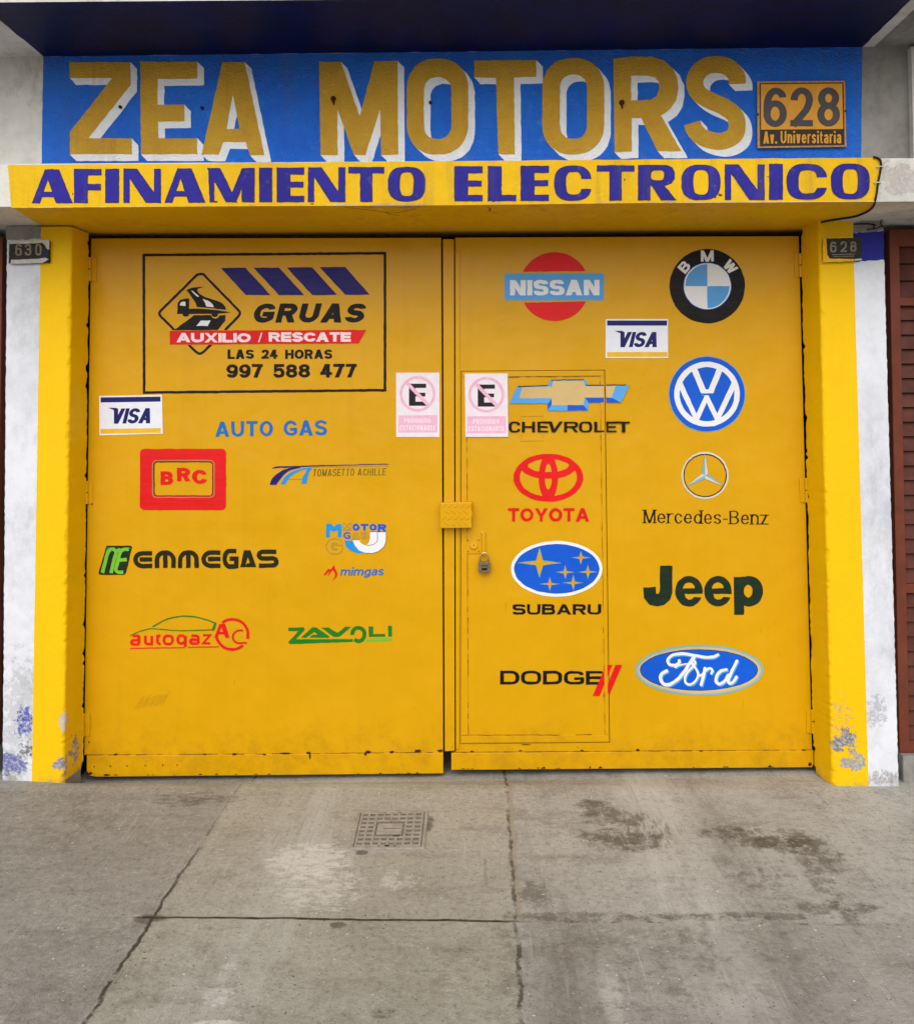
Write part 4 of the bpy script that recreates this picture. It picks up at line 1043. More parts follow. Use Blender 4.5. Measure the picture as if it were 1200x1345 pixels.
paint('gas_lettering', [any_(text('AUTO GAS', 283, 429.5, 573.5, 20, 4.3, 3.6, gap=.14, slope=.013), 'autoblue')], gl, 'blue capital lettering above the gas brand signs')
paint('gas_sign', [any_([rrect(184, 589.5, 297, 670, 6)], 'red'), any_([rrect(200, 604, 282, 654, 6)], 'greyline'), any_([rrect(201.3, 605.3, 280.7, 652.7, 5)], 'red'), any_([rrect(202.3, 606.3, 279.7, 651.7, 5)], 'black'),
                   any_([rrect(203.2, 607.2, 278.8, 650.8, 4)], None),
                   any_(glyph('B', 211, 227.5, 636.8, 17.6, 6.0, 4.4)+glyph('R', 232.5, 250, 632, 17.6, 6.0, 4.4)+glyph('C', 252.5, 271.5, 635.5, 18.4, 6.0, 4.6), 'red')], gl, 'red rounded rectangle with three red letters on a yellow field')
def ca(pts): return xf(pts, 345, 595, .1458)
paint('gas_sign', [any_([ca([(80,135),(120,121),(400,113),(880,102),(1130,96),(1130,104),(880,108),(350,126),(90,138)])], 'navy'),
                   any_([ca(cr([(65,288),(80,240),(140,180),(220,140),(330,125)], 5)+cr([(345,130),(240,160),(165,225),(122,288)], 5))], 'navy'),
                   any_([ca(cr([(158,283),(200,215),(280,160),(370,136),(445,130)], 5)+cr([(445,132),(425,165),(408,205),(395,278)], 4)+cr([(347,278),(362,215),(402,148)], 4)+cr([(398,146),(330,163),(260,205),(225,245),(207,283)], 5))], 'azure'),
                   any_([q for q in stroke(ca([(235,237),(352,237)]), .9)]+[q for q in stroke(ca([(450,128),(1130,116)]), .5)], 'greyline'),
                   any_(text('TOMASETTO ACHILLE', 410.5, 506, 625.6, 9.2, 1.05, .9, shear=.12, gap=.16, slope=.016, space=.3), 'ochre')], gl, 'dark and light blue slanted arches with a thin line and small lettering')
def ce(pts): return xf(pts, 120, 700, .2167)
E_ = 'M 1 1 L .45 1 Q 0 1 0 .5 Q 0 0 .45 0 L 1 0'; M__ = 'M 0 0 L 0 .5 Q 0 1 .5 1 Q 1 1 1 .5 L 1 0'; G_ = 'M 1 1 L .45 1 Q 0 1 0 .5 Q 0 0 .45 0 L .8 0 L 1 .02 L 1 .5 L .42 .5'
S_ = 'M 1 1 L .25 1 Q 0 1 0 .77 Q 0 .52 .25 .52 L .75 .52 Q 1 .52 1 .27 Q 1 0 .75 0 L 0 0'
def bigl(sp, x0, x1, y0, y1, w):
    w2 = w/2; out = []
    for s_ in sp:
        p, cl = path(s_, x0+w2, x1-w2, y1-w2, y0+w2, 2.2); out += stroke(p, w, cl)
    return [ce(q) for q in out]
eg = []
for sp_, x0, x1, y0, y1 in (([E_, 'M .25 .52 L 1 .52'], 255, 382, 110, 214), ([M__, 'M .5 0 L .5 .95'], 385, 512, 106, 226), ([M__, 'M .5 0 L .5 .95'], 525, 652, 105, 226), ([E_, 'M .25 .52 L 1 .52'], 668, 796, 106, 213), ([G_], 795, 892, 96, 217), ([S_], 1002, 1135, 101, 211)):
    eg += bigl(sp_, x0, x1, y0, y1, 27)
eg += [ce(q) for q in ([(903,208),(930,208),(960,105),(925,105)], [(1000,207),(968,207),(935,105),(965,105)], [(925,207),(1000,207),(992,184),(945,184)])]
def me(pts, w): return [ce(q) for q in stroke(cr(pts, 5), w)]
paint('gas_sign', [any_([ce([(92,80),(100,77),(240,77),(248,86),(210,245),(198,254),(52,254),(44,244)])], 'olive'), any_([ce([(100,84),(240,84),(203,246),(52,246)])], 'darkgreen'), any_([ce([(95,86),(160,86),(110,98),(85,125)]), ce([(200,86),(240,86),(238,98)])], 'green'),
                   any_(me([(68,243),(85,175),(98,125),(118,100),(138,100),(150,118),(140,160),(120,243)], 21)+me([(150,118),(168,100),(180,120)], 18)+me([(228,98),(190,103),(172,130),(160,180),(150,222),(165,238),(195,238)], 21)+me([(165,165),(215,160)], 20), 'lime'),
                   any_(eg, 'olive')], gl, 'green badge followed by a wide black rounded word')
def cm(pts): return xf(pts, 410, 670, .1)
mo = [any_([cm([(418,400),(530,400),(560,470),(610,525),(690,566),(580,566),(500,530),(445,475)])], 'azure'),
      any_([cm([(530,400),(620,397),(640,430),(680,458),(715,462),(745,425),(757,380),(760,285),(970,285),(970,410),(940,480),(870,540),(780,568),(690,562),(620,530),(560,470)])], 'white'),
      any_(stroke(cm([(855,285),(855,412),(800,455),(715,466)]), .7)+stroke(cm([(757,285),(970,285),(972,410),(942,482),(870,542),(780,570),(690,565)]), .6), 'black'),
      any_([cm([(180,180),(240,180),(285,222),(330,180),(385,180),(385,355),(335,355),(335,262),(285,285),(232,262),(232,355),(180,355)])], 'azure')]
def outl(polys, w, c):
    return any_([q for p in polys for q in stroke(p, w, True)], c)
mo += [any_(text('O', 463, 472, 697, 9, 2.9, 2.6)+text('T', 473.5, 484, 697, 9, 3, 2.6)+text('O', 485, 494.5, 697, 9, 2.9, 2.6)+text('R', 496, 507.5, 698, 9.8, 3.4, 2.6), 'blue'),
       any_([q for ch_, a, b, y in (('M', 450, 461.5, 696.5), ('A', 462, 472.5, 709), ('S', 474, 484, 708)) for q in glyph(ch_, a, b, y, 9.5, 3.2, 2.6)], 'greyline'),
       any_([q for ch_, a, b, y in (('M', 450, 461.5, 696.5), ('A', 462, 472.5, 709), ('S', 474, 484, 708)) for q in glyph(ch_, a+.6, b-.6, y-.6, 8.3, 2.0, 1.4)], None),
       any_(glyph('G', 451, 460.5, 708, 9.5, 2.2, 1.8), 'blue'),
       any_(glyph('G', 428, 450, 728, 21, 7.4, 6.4), 'greyline'), any_(glyph('G', 428.8, 449.2, 727.2, 19.4, 5.8, 4.8), None)]
paint('gas_sign', mo, gl, 'blue and white horseshoe with small blue capitals')
paint('gas_sign', [any_([cm([(150,850),(190,795),(215,770),(240,785),(285,720),(300,765),(330,830),(322,875),(265,935),(300,860),(295,815),(265,785),(215,862),(203,855),(232,800),(165,858)])], 'red'),
                   any_(text('mimgas', 446.5, 503, 756.2, 11.5, 2.2, 1.8, shear=.22, gap=.10, slope=.006), 'autoblue')], gl, 'red flame with a small blue slanted word')
def cz(pts): return xf(pts, 160, 800, .15)
def st_(sp_, x0, x1, y0, y1, w=3.6):
    a, b = cz([(x0, y0)])[0], cz([(x1, y1)])[0]; out = []
    for s_ in sp_:
        p, cl = path(s_, a[0]+w/2, b[0]-w/2, b[1]-w/2, a[1]+w/2, 2.6); out += stroke(p, w, cl)
    return out
ag = st_(['M .15 1 L .7 1 Q 1 1 1 .7 L 1 0', 'M 1 .5 L .3 .5 Q 0 .5 0 .25 Q 0 0 .3 0 L 1 0'], 75, 163, 222, 322) + st_(['M 0 1 L 0 .3 Q 0 0 .4 0 L 1 0 L 1 1'], 195, 275, 222, 318) + st_(['M .3 1 L .3 .3 Q .3 0 .8 0 L 1 0', 'M 0 .97 L 1 .97'], 290, 352, 222, 316)
ag += st_([RING], 358, 456, 222, 318) + st_([RING], 478, 568, 222, 312) + st_(['M 1 1 L 1 0 L .8 0'], 478, 570, 222, 332) + st_(['M .1 1 L .7 1 Q 1 1 1 .7 L 1 0', 'M 1 .5 L .3 .5 Q 0 .5 0 .25 Q 0 0 .3 0 L 1 0'], 590, 682, 222, 314) + st_(['M 0 1 L 1 1 L 0 0 L 1 0'], 700, 786, 218, 312, 3.4)
ag += stroke(cz([(75, 345), (550, 337)]), 1.5)+stroke(cz([(580, 336), (850, 331)]), 1.5)
arc = lambda a0, a1: [(968+138*math.cos(math.radians(t)), 222+132*math.sin(math.radians(t))) for t in np.linspace(a0, a1, 26)]
ag += stroke(cz(arc(-130, 18)), 3.8)+stroke(cz(arc(48, 168)), 3.8)
ag += [cz(q) for q in ([(808,250),(838,250),(885,130),(855,130)], [(943,252),(908,252),(860,130),(905,130)], [(840,222),(915,222),(908,200),(848,200)])]
ag += stroke(cz(cr([(1062,188),(1010,192),(975,228),(980,275),(1020,298),(1095,296)], 5)), 2.6)
paint('gas_sign', [any_(stroke(cz(cr([(270,155),(380,95),(480,68),(570,63),(660,72),(760,100),(825,125)], 5)), 1.7)+stroke(cz(cr([(75,235),(160,195),(260,172),(350,178),(480,187),(620,188),(795,182)], 5)), 1.4)+stroke(cz([(822,122),(797,190)]), 3.2), 'green'), any_(ag, 'red')], gl, 'red lettering under a green car outline beside a red ring')
def cv(pts): return xf(pts, 370, 810, .1333)
rg = lambda r, a0, a1: [(755+r*.92*math.cos(math.radians(t)), 174+r*math.sin(math.radians(t))) for t in np.linspace(a0, a1, 22)]
paint('gas_sign', [any_([cv([(830,222),(1082,205),(1082,236),(830,246)])], 'lime'), any_([cv([(65,110),(222,105),(225,130),(140,222),(700,220),(700,248),(75,270),(66,250),(165,142),(65,142)]),
        cv([(190,205),(300,105),(340,105),(470,193),(462,206),(270,206),(300,180),(355,178),(320,150),(240,206)]), cv([(390,108),(460,106),(548,162),(625,100),(685,98),(580,190),(545,202),(510,198)]),
        cv([(855,95),(900,95),(900,173),(1018,171),(1018,197),(858,200)]), cv([(1047,90),(1085,90),(1085,195),(1050,197)])]+[q for q in stroke(cv(rg(66, -185, 130)), 5.0)], 'green')], gl, 'green slanted capitals with a long underline')

# ------------------------------------------------------------------ emblems on the right leaf
def c6(pts): return xf(pts, 500, 300, .3)
YQ = YG-0.0085               # over the raised bars of the small door? no: paint sits on the sheet, bars are kept clear of it
paint('car_emblem', [any_([ell(728, 376.5, 45.8, 45.3)], 'red'), any_([[(655, 357.5), (800, 355.5), (800, 395.5), (655, 398)]], None), any_([rrect(662, 358.6, 793, 394.6, 2)], 'teal'), any_([rrect(663, 359.6, 792, 393.6, 2)], 'skyblue'),
                     any_(text('NISSAN', 669.5, 787, 388, 20.2, 6.6, 4.6, 3.2, gap=.10, slope=.004), 'white')], gr, 'red disc crossed by a blue bar with white lettering')
def c7(pts): return xf(pts, 840, 300, .3)
def rot(polys, cx, cy, a):
    c, s = math.cos(a), math.sin(a); return [[(cx+(x-cx)*c-(y-cy)*s, cy+(x-cx)*s+(y-cy)*c) for x, y in p] for p in polys]
cx, cy = 928.4, 375.8
quad = lambda a: [(cx, cy)]+[(cx+29*math.cos(math.radians(t)), cy+29*math.sin(math.radians(t))) for t in np.linspace(a, a+90, 16)]
paint('car_emblem', [any_([ell(cx, cy, 49.5, 48.8)], 'black'), any_([ell(cx, cy, 31.5, 31)], 'white'), any_([quad(180), quad(0)], 'skyblue'), par([ell(cx, cy, 31.6, 31.1), ell(cx, cy, 30.8, 30.3)], 'autoblue'),
                     any_(glyph('M', cx-8.5, cx+8.5, 343.5, 14.5, 3.6, 3.2)+rot(glyph('B', cx-6.5, cx+6.5, 343.5, 14, 3.8, 3.0), cx, cy, math.radians(-50))+rot(glyph('W', cx-8.5, cx+8.5, 343.5, 14, 3.3, 3.0), cx, cy, math.radians(50)), 'white')], gr, 'black ring with three white letters round a blue and white quartered disc')
vx, vy = 928, 517.7
vw = stroke([(vx-18.5, vy-37), (vx-4.2, vy-2.5), (vx+4.6, vy-2.5), (vx+18.5, vy-37)], 7.6)
vw2 = stroke([(vx-38.5, vy-20), (vx-13.5, vy+33), (vx-.6, vy+3.5), (vx+13.5, vy+33), (vx+38.5, vy-20)], 7.4)
paint('car_emblem', [any_([ell(vx, vy, 50.2, 49.8)], 'skyblue'), any_([ell(vx, vy, 49.4, 49)], 'blue'), any_(vw+vw2, 'white'), any_([[(vx-9, vy-1.2), (vx+9, vy-1.2), (vx+9, vy+1.2), (vx-9, vy+1.2)]], 'blue'), par([ell(vx, vy, 43, 42.6), ell(vx, vy, 36, 35.6)], 'white'), par([ell(vx, vy, 49.4, 49), ell(vx, vy, 43, 42.6)], 'blue')], gr, 'round blue emblem with a white ring round two interlocking white letters')
def cb(pts): return xf(pts, 650, 485, .1583)
cut = lambda: any_([[(792.2, 470), (795, 470), (796.5, 600), (793.6, 600)]], None)
paint('car_emblem', [any_([cb([(183,140),(435,135),(460,85),(745,85),(775,130),(1112,130),(1045,275),(775,275),(770,342),(435,345),(440,285),(118,285)])], 'skyblue'), any_([cb([(225,150),(470,145),(480,97),(735,95),(745,140),(1000,140),(965,235),(745,235),(730,297),(470,297),(465,240),(200,240)])], 'tan'),
                     any_([cb(q) for q in ([(745,235),(965,235),(1035,275),(775,275)], [(600,297),(730,297),(770,340),(600,342)], [(435,292),(468,245),(470,292),(437,340)])], 'blue'),
                     any_([q for a, b in (((190,144),(437,136)), ((465,91),(735,88)), ((748,133),(1085,130))) for q in stroke(cb([a, b]), 1.3)], 'olive'), cut()], gr, 'tan and blue bow tie emblem', Y=YG-0.0072)
def eu(ch_, x0, x1, y0=434, y1=523, w=24, h=15, n=3.4):
    a, b = cb([(x0, y0)])[0], cb([(x1, y1)])[0]
    return glyph(ch_, a[0], b[0], b[1], b[1]-a[1], w*.1583, h*.1583, n)
cl = eu('C', 113, 207)+eu('H', 222, 330)+eu('E', 350, 440)+[cb(q) for q in ([(395,434),(470,434),(500,523),(470,523),(448,450),(395,450)], [(500,523),(470,523),(535,434),(562,434)])]+eu('R', 572, 690)+eu('O', 695, 805)+eu('L', 822, 905)+eu('E', 915, 1005)+[cb(q) for q in ([(985,434),(1118,434),(1114,449),(985,449)], [(1050,440),(1080,440),(1080,523),(1050,523)])]
paint('car_lettering', [any_(cl, 'black'), cut()], gr, 'wide black capitals under the bow tie emblem', Y=YG-0.0072)
YW = YG-0.0036                # paint on the small door
def pw(name, ops, label): return paint(name, ops, gr, label, YW)
def cy2(pts): return xf(pts, 560, 560, .25)
tx, ty = 719.8, 627.5
pw('car_emblem', [any_([ell(tx, ty, 45.8, 31.5)], 'red'), any_([ell(tx, ty, 37.6, 24.5)], None), any_([ell(tx, 612.6, 36.5, 16.4)], 'red'), any_([ell(tx, 610.5, 27, 10.0)], None), any_([ell(tx, 627, 12.6, 30.5)], 'red'), any_([ell(tx, 626, 4.6, 17)], None), any_([[(tx-8, 620), (tx+8, 620), (tx+8, 628.5), (tx-8, 628.5)]], 'red'),
                  par([ell(tx, ty, 45.8, 31.5), ell(tx, ty, 37.6, 25)], 'red')], 'red emblem of three crossing ovals')
pw('car_lettering', [any_(text('TOYOTA', 666.8, 773.6, 685, 17.6, 4.2, 3.9, gap=.08), 'red')], 'red capitals under the emblem of ovals')
def star(cx, cy, rx, ry, k=.17):
    o = []
    for i in range(4):
        a = math.pi/2*i; b = a+math.pi/4
        o.append((cx+rx*math.cos(a), cy+ry*math.sin(a))); o.append((cx+rx*k*1.35*math.cos(b), cy+ry*k*1.35*math.sin(b)))
    return o
sx_, sy_ = 730.8, 747.2
STARS = [star(*cy2([(a, b)])[0], c*.25, d*.25) for a, b, c, d in ((593,717,118,80), (810,690,52,38), (728,765,50,38), (847,765,52,38), (647,828,54,38), (770,822,56,42))]
pw('car_emblem', [any_([ell(sx_, sy_, 60, 36.7)], 'white'), any_([ell(sx_, sy_, 56, 32.6)], 'blue'), any_(STARS, 'teal'), any_([[(x+(mx-x)*.14, y+(my-y)*.14) for x, y in s_] for s_ in STARS for mx, my in [(sum(p[0] for p in s_)/8, sum(p[1] for p in s_)/8)]], None)], 'blue oval emblem with six yellow stars')
pw('car_lettering', [any_(text('SUBARU', 673, 789, 807.3, 13.8, 4.1, 3.0, 3.4, gap=.14), 'black')], 'wide black capitals under the oval with stars')
def cdg(pts): return xf(pts, 580, 840, .4167)
pw('car_lettering', [any_(text('DODGE', 656.5, 791, 899, 18.0, 5.0, 3.6, 3.0, gap=.12, slope=-.002), 'black'), any_([cdg([(518,80),(537,80),(497,178),(475,178)]), cdg([(547,80),(560,80),(519,180),(507,180)])], 'red')], 'black capitals with two red slashes')
art('red_stripe', [any_([cdg([(549,80),(568,80),(525,180),(507,180)])], 'red'), any_([[(796.6, 860), (799.6, 860), (799.9, 930), (796.9, 930)]], None), any_([cdg([(540,79),(560.3,79),(519.3,181),(500,181)])], None)], on(YG-0.0072), gr)
mx_, my_ = 925.4, 624.5
def tri(tip, col):
    d = np.array(tip)-np.array((mx_, my_)); L = np.linalg.norm(d); d /= L; n_ = np.array((-d[1], d[0]))
    r_ = 4.6; base = np.array((mx_, my_)); a = base+n_*r_*.87+d*r_*.5; b = base-n_*r_*.87+d*r_*.5
    return [[tuple(base), tuple(a), tip], [tuple(base), tuple(b), tip]]
st3 = [tri(t, 0) for t in ((925.2, 596.5), (901.2, 638.6), (949.3, 638.2))]
paint('car_emblem', [par([ell(mx_, my_, 31, 31), ell(mx_, my_, 28.2, 28.2)], 'silver'), par([ell(mx_, my_, 28.6, 28.6), ell(mx_, my_, 27.2, 27.2)], 'black'),
                     any_([q for t in st3 for p in t for q in stroke([p[0], p[1], p[2]], .8)], 'midgrey'), any_([t[0] for t in st3], 'silver'), any_([t[1] for t in st3], 'teal')], gr, 'thin silver ring round a three pointed star')
paint('car_lettering', [any_(text('Mercedes-Benz', 845, 1007.5, 687, 17.4, 2.2, 1.15, gap=.15, slope=-.012, serif=2.9), 'black')], gr, 'thin black serif lettering under the star')
def cj(pts): return xf(pts, 800, 560, .25)
def eshape(x0, x1):
    c_ = (x0+x1)/2; r_ = (x1-x0)/2
    return [any_([cj(ell(c_, 866, r_, 80, 40))], 'darkgreen'), any_([cj([(c_-30, 852)]+[(c_+31*math.cos(t), 850-30*math.sin(t)) for t in np.linspace(math.pi, 0, 12)])], None), any_([cj([(c_-24, 880), (c_+90, 880), (c_+72, 900), (c_+28, 896), (c_+16, 908), (c_-2, 912), (c_-18, 902)])], None)]
paint('car_lettering', [any_(stroke(cj([(297.5,732),(297.5,868),(290,893),(272,908),(250,913),(228,908),(214,890),(210,845)]), 16.2), 'darkgreen')]+eshape(345, 490)+eshape(497, 642)+
      [any_([cj(ell(735, 866, 71, 80, 40)), cj([(652,792),(707,790),(707,990),(655,990)])], 'darkgreen'), any_([cj(ell(728, 866, 23, 34, 24))], None)], gr, 'heavy dark green rounded lettering')
def cf(pts): return xf(pts, 825, 840, .1542)
FW = [([(432,178),(425,200),(395,218),(350,212),(334,178),(368,136),(450,120),(560,135),(650,150),(715,148),(760,128)], 30), ([(560,148),(520,200),(480,265),(410,345),(340,384),(290,370),(272,325),(285,290),(325,268)], 34), ([(395,238),(450,212),(540,205)], 15),
      ([(548,232),(500,280),(478,335),(492,374),(530,382),(575,345),(592,295),(575,250),(548,215),(540,190),(556,180),(568,200),(552,225)], 24), ([(650,244),(640,300),(618,385)], 32), ([(590,310),(622,300),(660,262),(692,245),(714,262),(704,288)], 24),
      ([(830,256),(785,268),(750,310),(745,355),(775,378),(820,350),(850,300)], 32), ([(922,182),(880,268),(850,340),(858,372),(890,362),(918,318)], 30)]
fs = []; fsh = []
for p, w_ in FW:
    q = cf(cr(p, 5)); fs += stroke(q, w_*.1542*.80, rnd=True); fsh += stroke([(a+1.3, b+1.5) for a, b in q], w_*.1542*.84, rnd=True)
paint('car_emblem', [any_([ell(918, 880.4, 84, 33.4, 64)], 'teal'), any_([ell(918, 880.4, 80.5, 30.5, 64)], 'tan'), any_([ell(917.5, 880, 77.4, 27.2, 64)], 'navy'), any_([ell(917.5, 880, 76.4, 26.4, 64)], 'blue'), any_(fsh, 'skyblue'), any_(fs, 'white')], gr, 'blue oval emblem with white script in a pale teal rim')

# ------------------------------------------------------------------ stickers and plates (things of their own)
def board(name, label, cat, quad, Y, th, mat, group=None, partname='board', bevel=0.0):
    cx = sum(p[0] for p in quad)/4; by = max(p[1] for p in quad)
    t = thing(name, label, cat, tuple(PY(cx, by, Y)), group)
    mb = MB(); mb.pxslab(quad, Y-th, Y); b = mb.build(partname, mat, t, bevel=bevel); LOC[b] = LOC[t]
    return t, b
def card(dx, dy, Y, label):
    q = [(130.5+dx, 520+dy), (213+dx, 518.6+dy), (214+dx, 569.6+dy), (131+dx, 572+dy)]
    if dx > 100: q = [(795, 419), (876.8, 419), (876.8, 470.2), (794.8, 470.2)]
    t, b = board('card_sign', label, 'sign', q, Y, 0.0012, M_['card'], 'card payment signs on the gate')
    x0, y0 = q[0]; sl = -0.014 if dx < 100 else 0
    R = lambda a, b_, c, d: [(x0+a, y0+b_+sl*a), (x0+c, y0+b_+sl*c), (x0+c, y0+d+sl*c), (x0+a, y0+d+sl*a)]
    V = text('VISA', x0+14.5, x0+67, y0+(37 if dx > 100 else 36.5), 20, 5.0, 4.0, shear=.24, gap=.03, slope=-sl)
    V += [[(x0+11.5, y0+15.5), (x0+23, y0+15.6), (x0+25.5, y0+27), (x0+20, y0+19)]]
    art('print', [any_([R(2, 2, 80.5, 8.6)], 'card_navy'), any_([R(1.8, 43.4, 81, 49.6)], 'card_yellow'), any_(V, 'card_navy')], on(Y-0.0016), t)
YS = YG-0.0012
card(0, 0, YS, 'white card payment sticker at the left edge of the gate under the towing sign')
card(665, -101, YS, 'white card payment sticker on the right leaf between the red and blue round emblems')
def nopark(dx, dy, Y, label, q):
    t, b = board('no_parking_sign', label, 'sign', q, Y, 0.0012, M_['sticker'], 'faded no parking stickers')
    x0, y0 = q[0]; O = lambda a, b_: (x0+a, y0+b_)
    cx, cy = x0+28.2, y0+27.8
    E = [[O(17, 14.5), O(39.5, 14.5), O(39.5, 20), O(25.5, 20), O(25.5, 26.3), O(38.5, 26.3), O(38.5, 31.2), O(25.5, 31.2), O(25.5, 38), O(39.5, 38), O(39.5, 43.5), O(17, 43.5)]]
    art('print', [any_([[O(3, 56.2), O(54, 55.8), O(54, 78.3), O(3, 78.6)]], 'faded_pink'), any_(E, 'sticker_black'), any_(stroke([(cx-15.5, cy-16), (cx+15.5, cy+16)], 4.6), 'faded_pink'), par([ell(cx, cy, 23.5, 23.4), ell(cx, cy, 20, 19.9)], 'faded_pink'),
                  any_(text('PROHIBIDO', x0+11, x0+45.5, y0+66, 6, 1.1, .9, gap=.16)+text('ESTACIONARSE', x0+5, x0+52, y0+75.6, 6.4, 1.1, .9, gap=.16), 'faded_text')], on(Y-0.0016), t)
nopark(0, 0, YS, 'faded pink no parking sticker on the left leaf beside the meeting strip', [(520, 489.5), (577, 489.5), (577.2, 574), (520.2, 574)])
nopark(90, 0, YG-0.0064, 'faded pink no parking sticker in the top corner of the small door', [(610.2, 490.6), (666.4, 490.4), (667.2, 573.8), (611.2, 573.9)])
def cp(pts): return xf(pts, 980, 90, .1833)
t, b = board('address_plate', 'ochre enamel address plate with large grey numbers on the blue sign wall', 'address sign', cp([(75,92),(705,87),(715,560),(78,570)]), -0.012, 0.004, M_['plate_rust'], bevel=0.001)
pa = [any_([cp([(92,104),(694,99),(702,549),(95,558)])], 'plate_line'), any_([cp([(102,113),(684,108),(690,434),(104,438)])], 'plate_ochre'), any_([cp([(97,438),(696,433),(700,546),(99,554)])], 'plate_dark')]
dg = lambda ch_, x0, x1, yb, yt: [q for q in glyph(ch_, cp([(x0, 0)])[0][0], cp([(x1, 0)])[0][0], cp([(0, yb)])[0][1], (yb-yt)*.1833, 9.4, 8.4)]
pa += [any_(dg('6', 120, 288, 420, 137)+dg('2', 312, 475, 415, 135)+dg('8', 505, 668, 417, 135), 'plate_digit'), any_(text('Av.', 1001.8, 1020, 188.6, 16, 2.6, 2.0, gap=.08)+text('Universitaria', 1024.6, 1104.2, 188.2, 16.2, 2.3, 1.9, gap=.09), 'plate_ochre')]
art('print', pa, on(-0.0165), t)
for x, y in ((81, 330), (708, 305)):
    mb = MB(); p = PY(*cp([(x, y)])[0], -0.016); mb.tube([p, p+Vector((0, -.003, 0))], .005, 8); mb.build('screw', M_['rust'], t)
mb = MB(); mb.pxslab(cp([(85, 100), (697, 96), (707, 552), (88, 562)]), -0.0118, 0.004); mb.build('spacer', M_['plate_dark'], t)
def plaque(label, quad, digits, Y, daubs, dcol, extra):
    t, b = board('house_number_plaque', label, 'house number', quad, Y, 0.018, M_['plaque_dark'], 'old house number plaques on the pillars', bevel=0.002)
    for name, polys, m, dep in daubs:
        mb = MB()
        for p in polys: mb.pxslab(p, Y-0.0185-dep, Y-0.0165)
        mb.build(name, M_[m], t, bevel=0.0008)
    ops = []
    for ch_, x0, x1, yb, H in digits: ops += glyph(ch_, x0, x1, yb, H, 2.4, 2.2, 3.0)
    art('digits', [any_(ops, dcol)] + extra, on(Y-0.0187), t)
plaque('dark number plaque smeared with white paint on the left pillar', [(12.5, 317), (64.5, 315.5), (64.5, 344.5), (11.5, 345.8)],
       [('6', 20.5, 29, 336, 15.5), ('3', 33, 41.5, 335.5, 15), ('0', 46.5, 55, 335.5, 15)], 0.0,
       [('paint_daub', [jit([(13, 316.5), (64.8, 315), (65, 328), (62, 327), (59, 322), (56, 319), (40, 319.5), (28, 320), (13, 320.5)], .4, 4, 3), jit([(15, 341), (48, 340), (60, 338.5), (64, 340.5), (55, 345.5), (14, 346.2)], .4, 4, 5)], 'daub', 0.002)], 'plaque_digit', [any_([[(56.5, 329), (63, 330), (63, 337), (57, 337)]], 'card_navy')])
plaque('dark number plaque edged with yellow paint on the right pillar', [(1083, 313), (1130.5, 311), (1130.5, 340.8), (1082.5, 343.3)],
       [('6', 1089.5, 1098, 331.5, 14), ('2', 1103, 1111.5, 331, 14), ('8', 1116, 1124, 330.5, 13.5)], 0.0,
       [('paint_daub', [jit([(1080.5, 311.5), (1120, 310), (1120, 312.4), (1084.6, 313), (1085.6, 334), (1089, 339.5), (1122, 340), (1122, 343), (1080, 344.5)], .35, 4, 8)], 'daub_yellow', 0.001), ('paint_daub', [jit([(1120.5, 340.6), (1131, 339.4), (1131, 341.6), (1120.5, 343)], .2, 4, 4)], 'daub', 0.001)],
       'plaque_digit', [any_(stroke([(1092, 334.6), (1122, 333.6)], .9)+stroke([(1094, 337), (1121, 336.4)], .7), 'plaque_digit')])

# cable round the right end of the beam, and loose wires above the right door
cb_ = thing('cable', 'black cable stapled round the right end of the yellow beam', 'cable', tuple(PY(1150, 264, Y_BEAM-0.006)))
def und(px, py):
    a = PY(-420, 274, Y_BEAM); c = PY(1640, 262, Y_BEAM); nrm = (c-a).cross(Vector((0, 1, 0))); r = ray(px, py)
    return CAM + r*((a-CAM).dot(nrm)/r.dot(nrm)) + Vector((0, 0, -0.005))
pts = [PY(1146, 206, Y_BEAM-.004)] + [PY(x, y, Y_BEAM-.006) for x, y in ((1152, 207.5), (1156, 212), (1156, 222), (1152.5, 240), (1151, 252), (1149, 262))] + [und(x, y) for x, y in ((1146.5, 269), (1138.5, 276.5), (1122, 283), (1100, 286.5), (1080, 290), (1064, 295.5), (1052, 301.5))]
mb = MB(); mb.tube(cr([tuple(p) for p in pts], 4), .0042, 8); cbl = mb.build('sheath', M_['cable'], cb_, smooth=True)
for px, py in ((1151.8, 240), (1154.8, 219)):
    mb = MB(); p = PY(px, py, Y_BEAM-.006); mb.tube([p+Vector((-.012, .004, 0)), p+Vector((-.006, -.005, 0)), p+Vector((.006, -.005, 0)), p+Vector((.013, .004, 0))], .0022, 6)
    mb.build('clip', M_['daub'], cb_)
wr = thing('loose_wires', 'loose dark wire ends sticking out above the right brown door', 'wire', tuple(PY(1150, 303, -.01)))
mb = MB()
for q in ([(1166, 283, .02), (1158, 287, -.02), (1156, 294, -.03), (1160, 299, -.01)], [(1159, 296, -.01), (1152, 299, -.03), (1145, 301, -.03)], [(1146, 294, 0.), (1147, 299, -.03), (1142, 301, -.02), (1138, 301.5, -.004)], [(1121, 294.5, -.004), (1140, 294, -.006), (1150, 296, -.01)]):
    mb.tube(cr([tuple(PY(*p)) for p in q], 5), .0028, 6)
mb.build('wire', M_['cable'], wr, smooth=True)

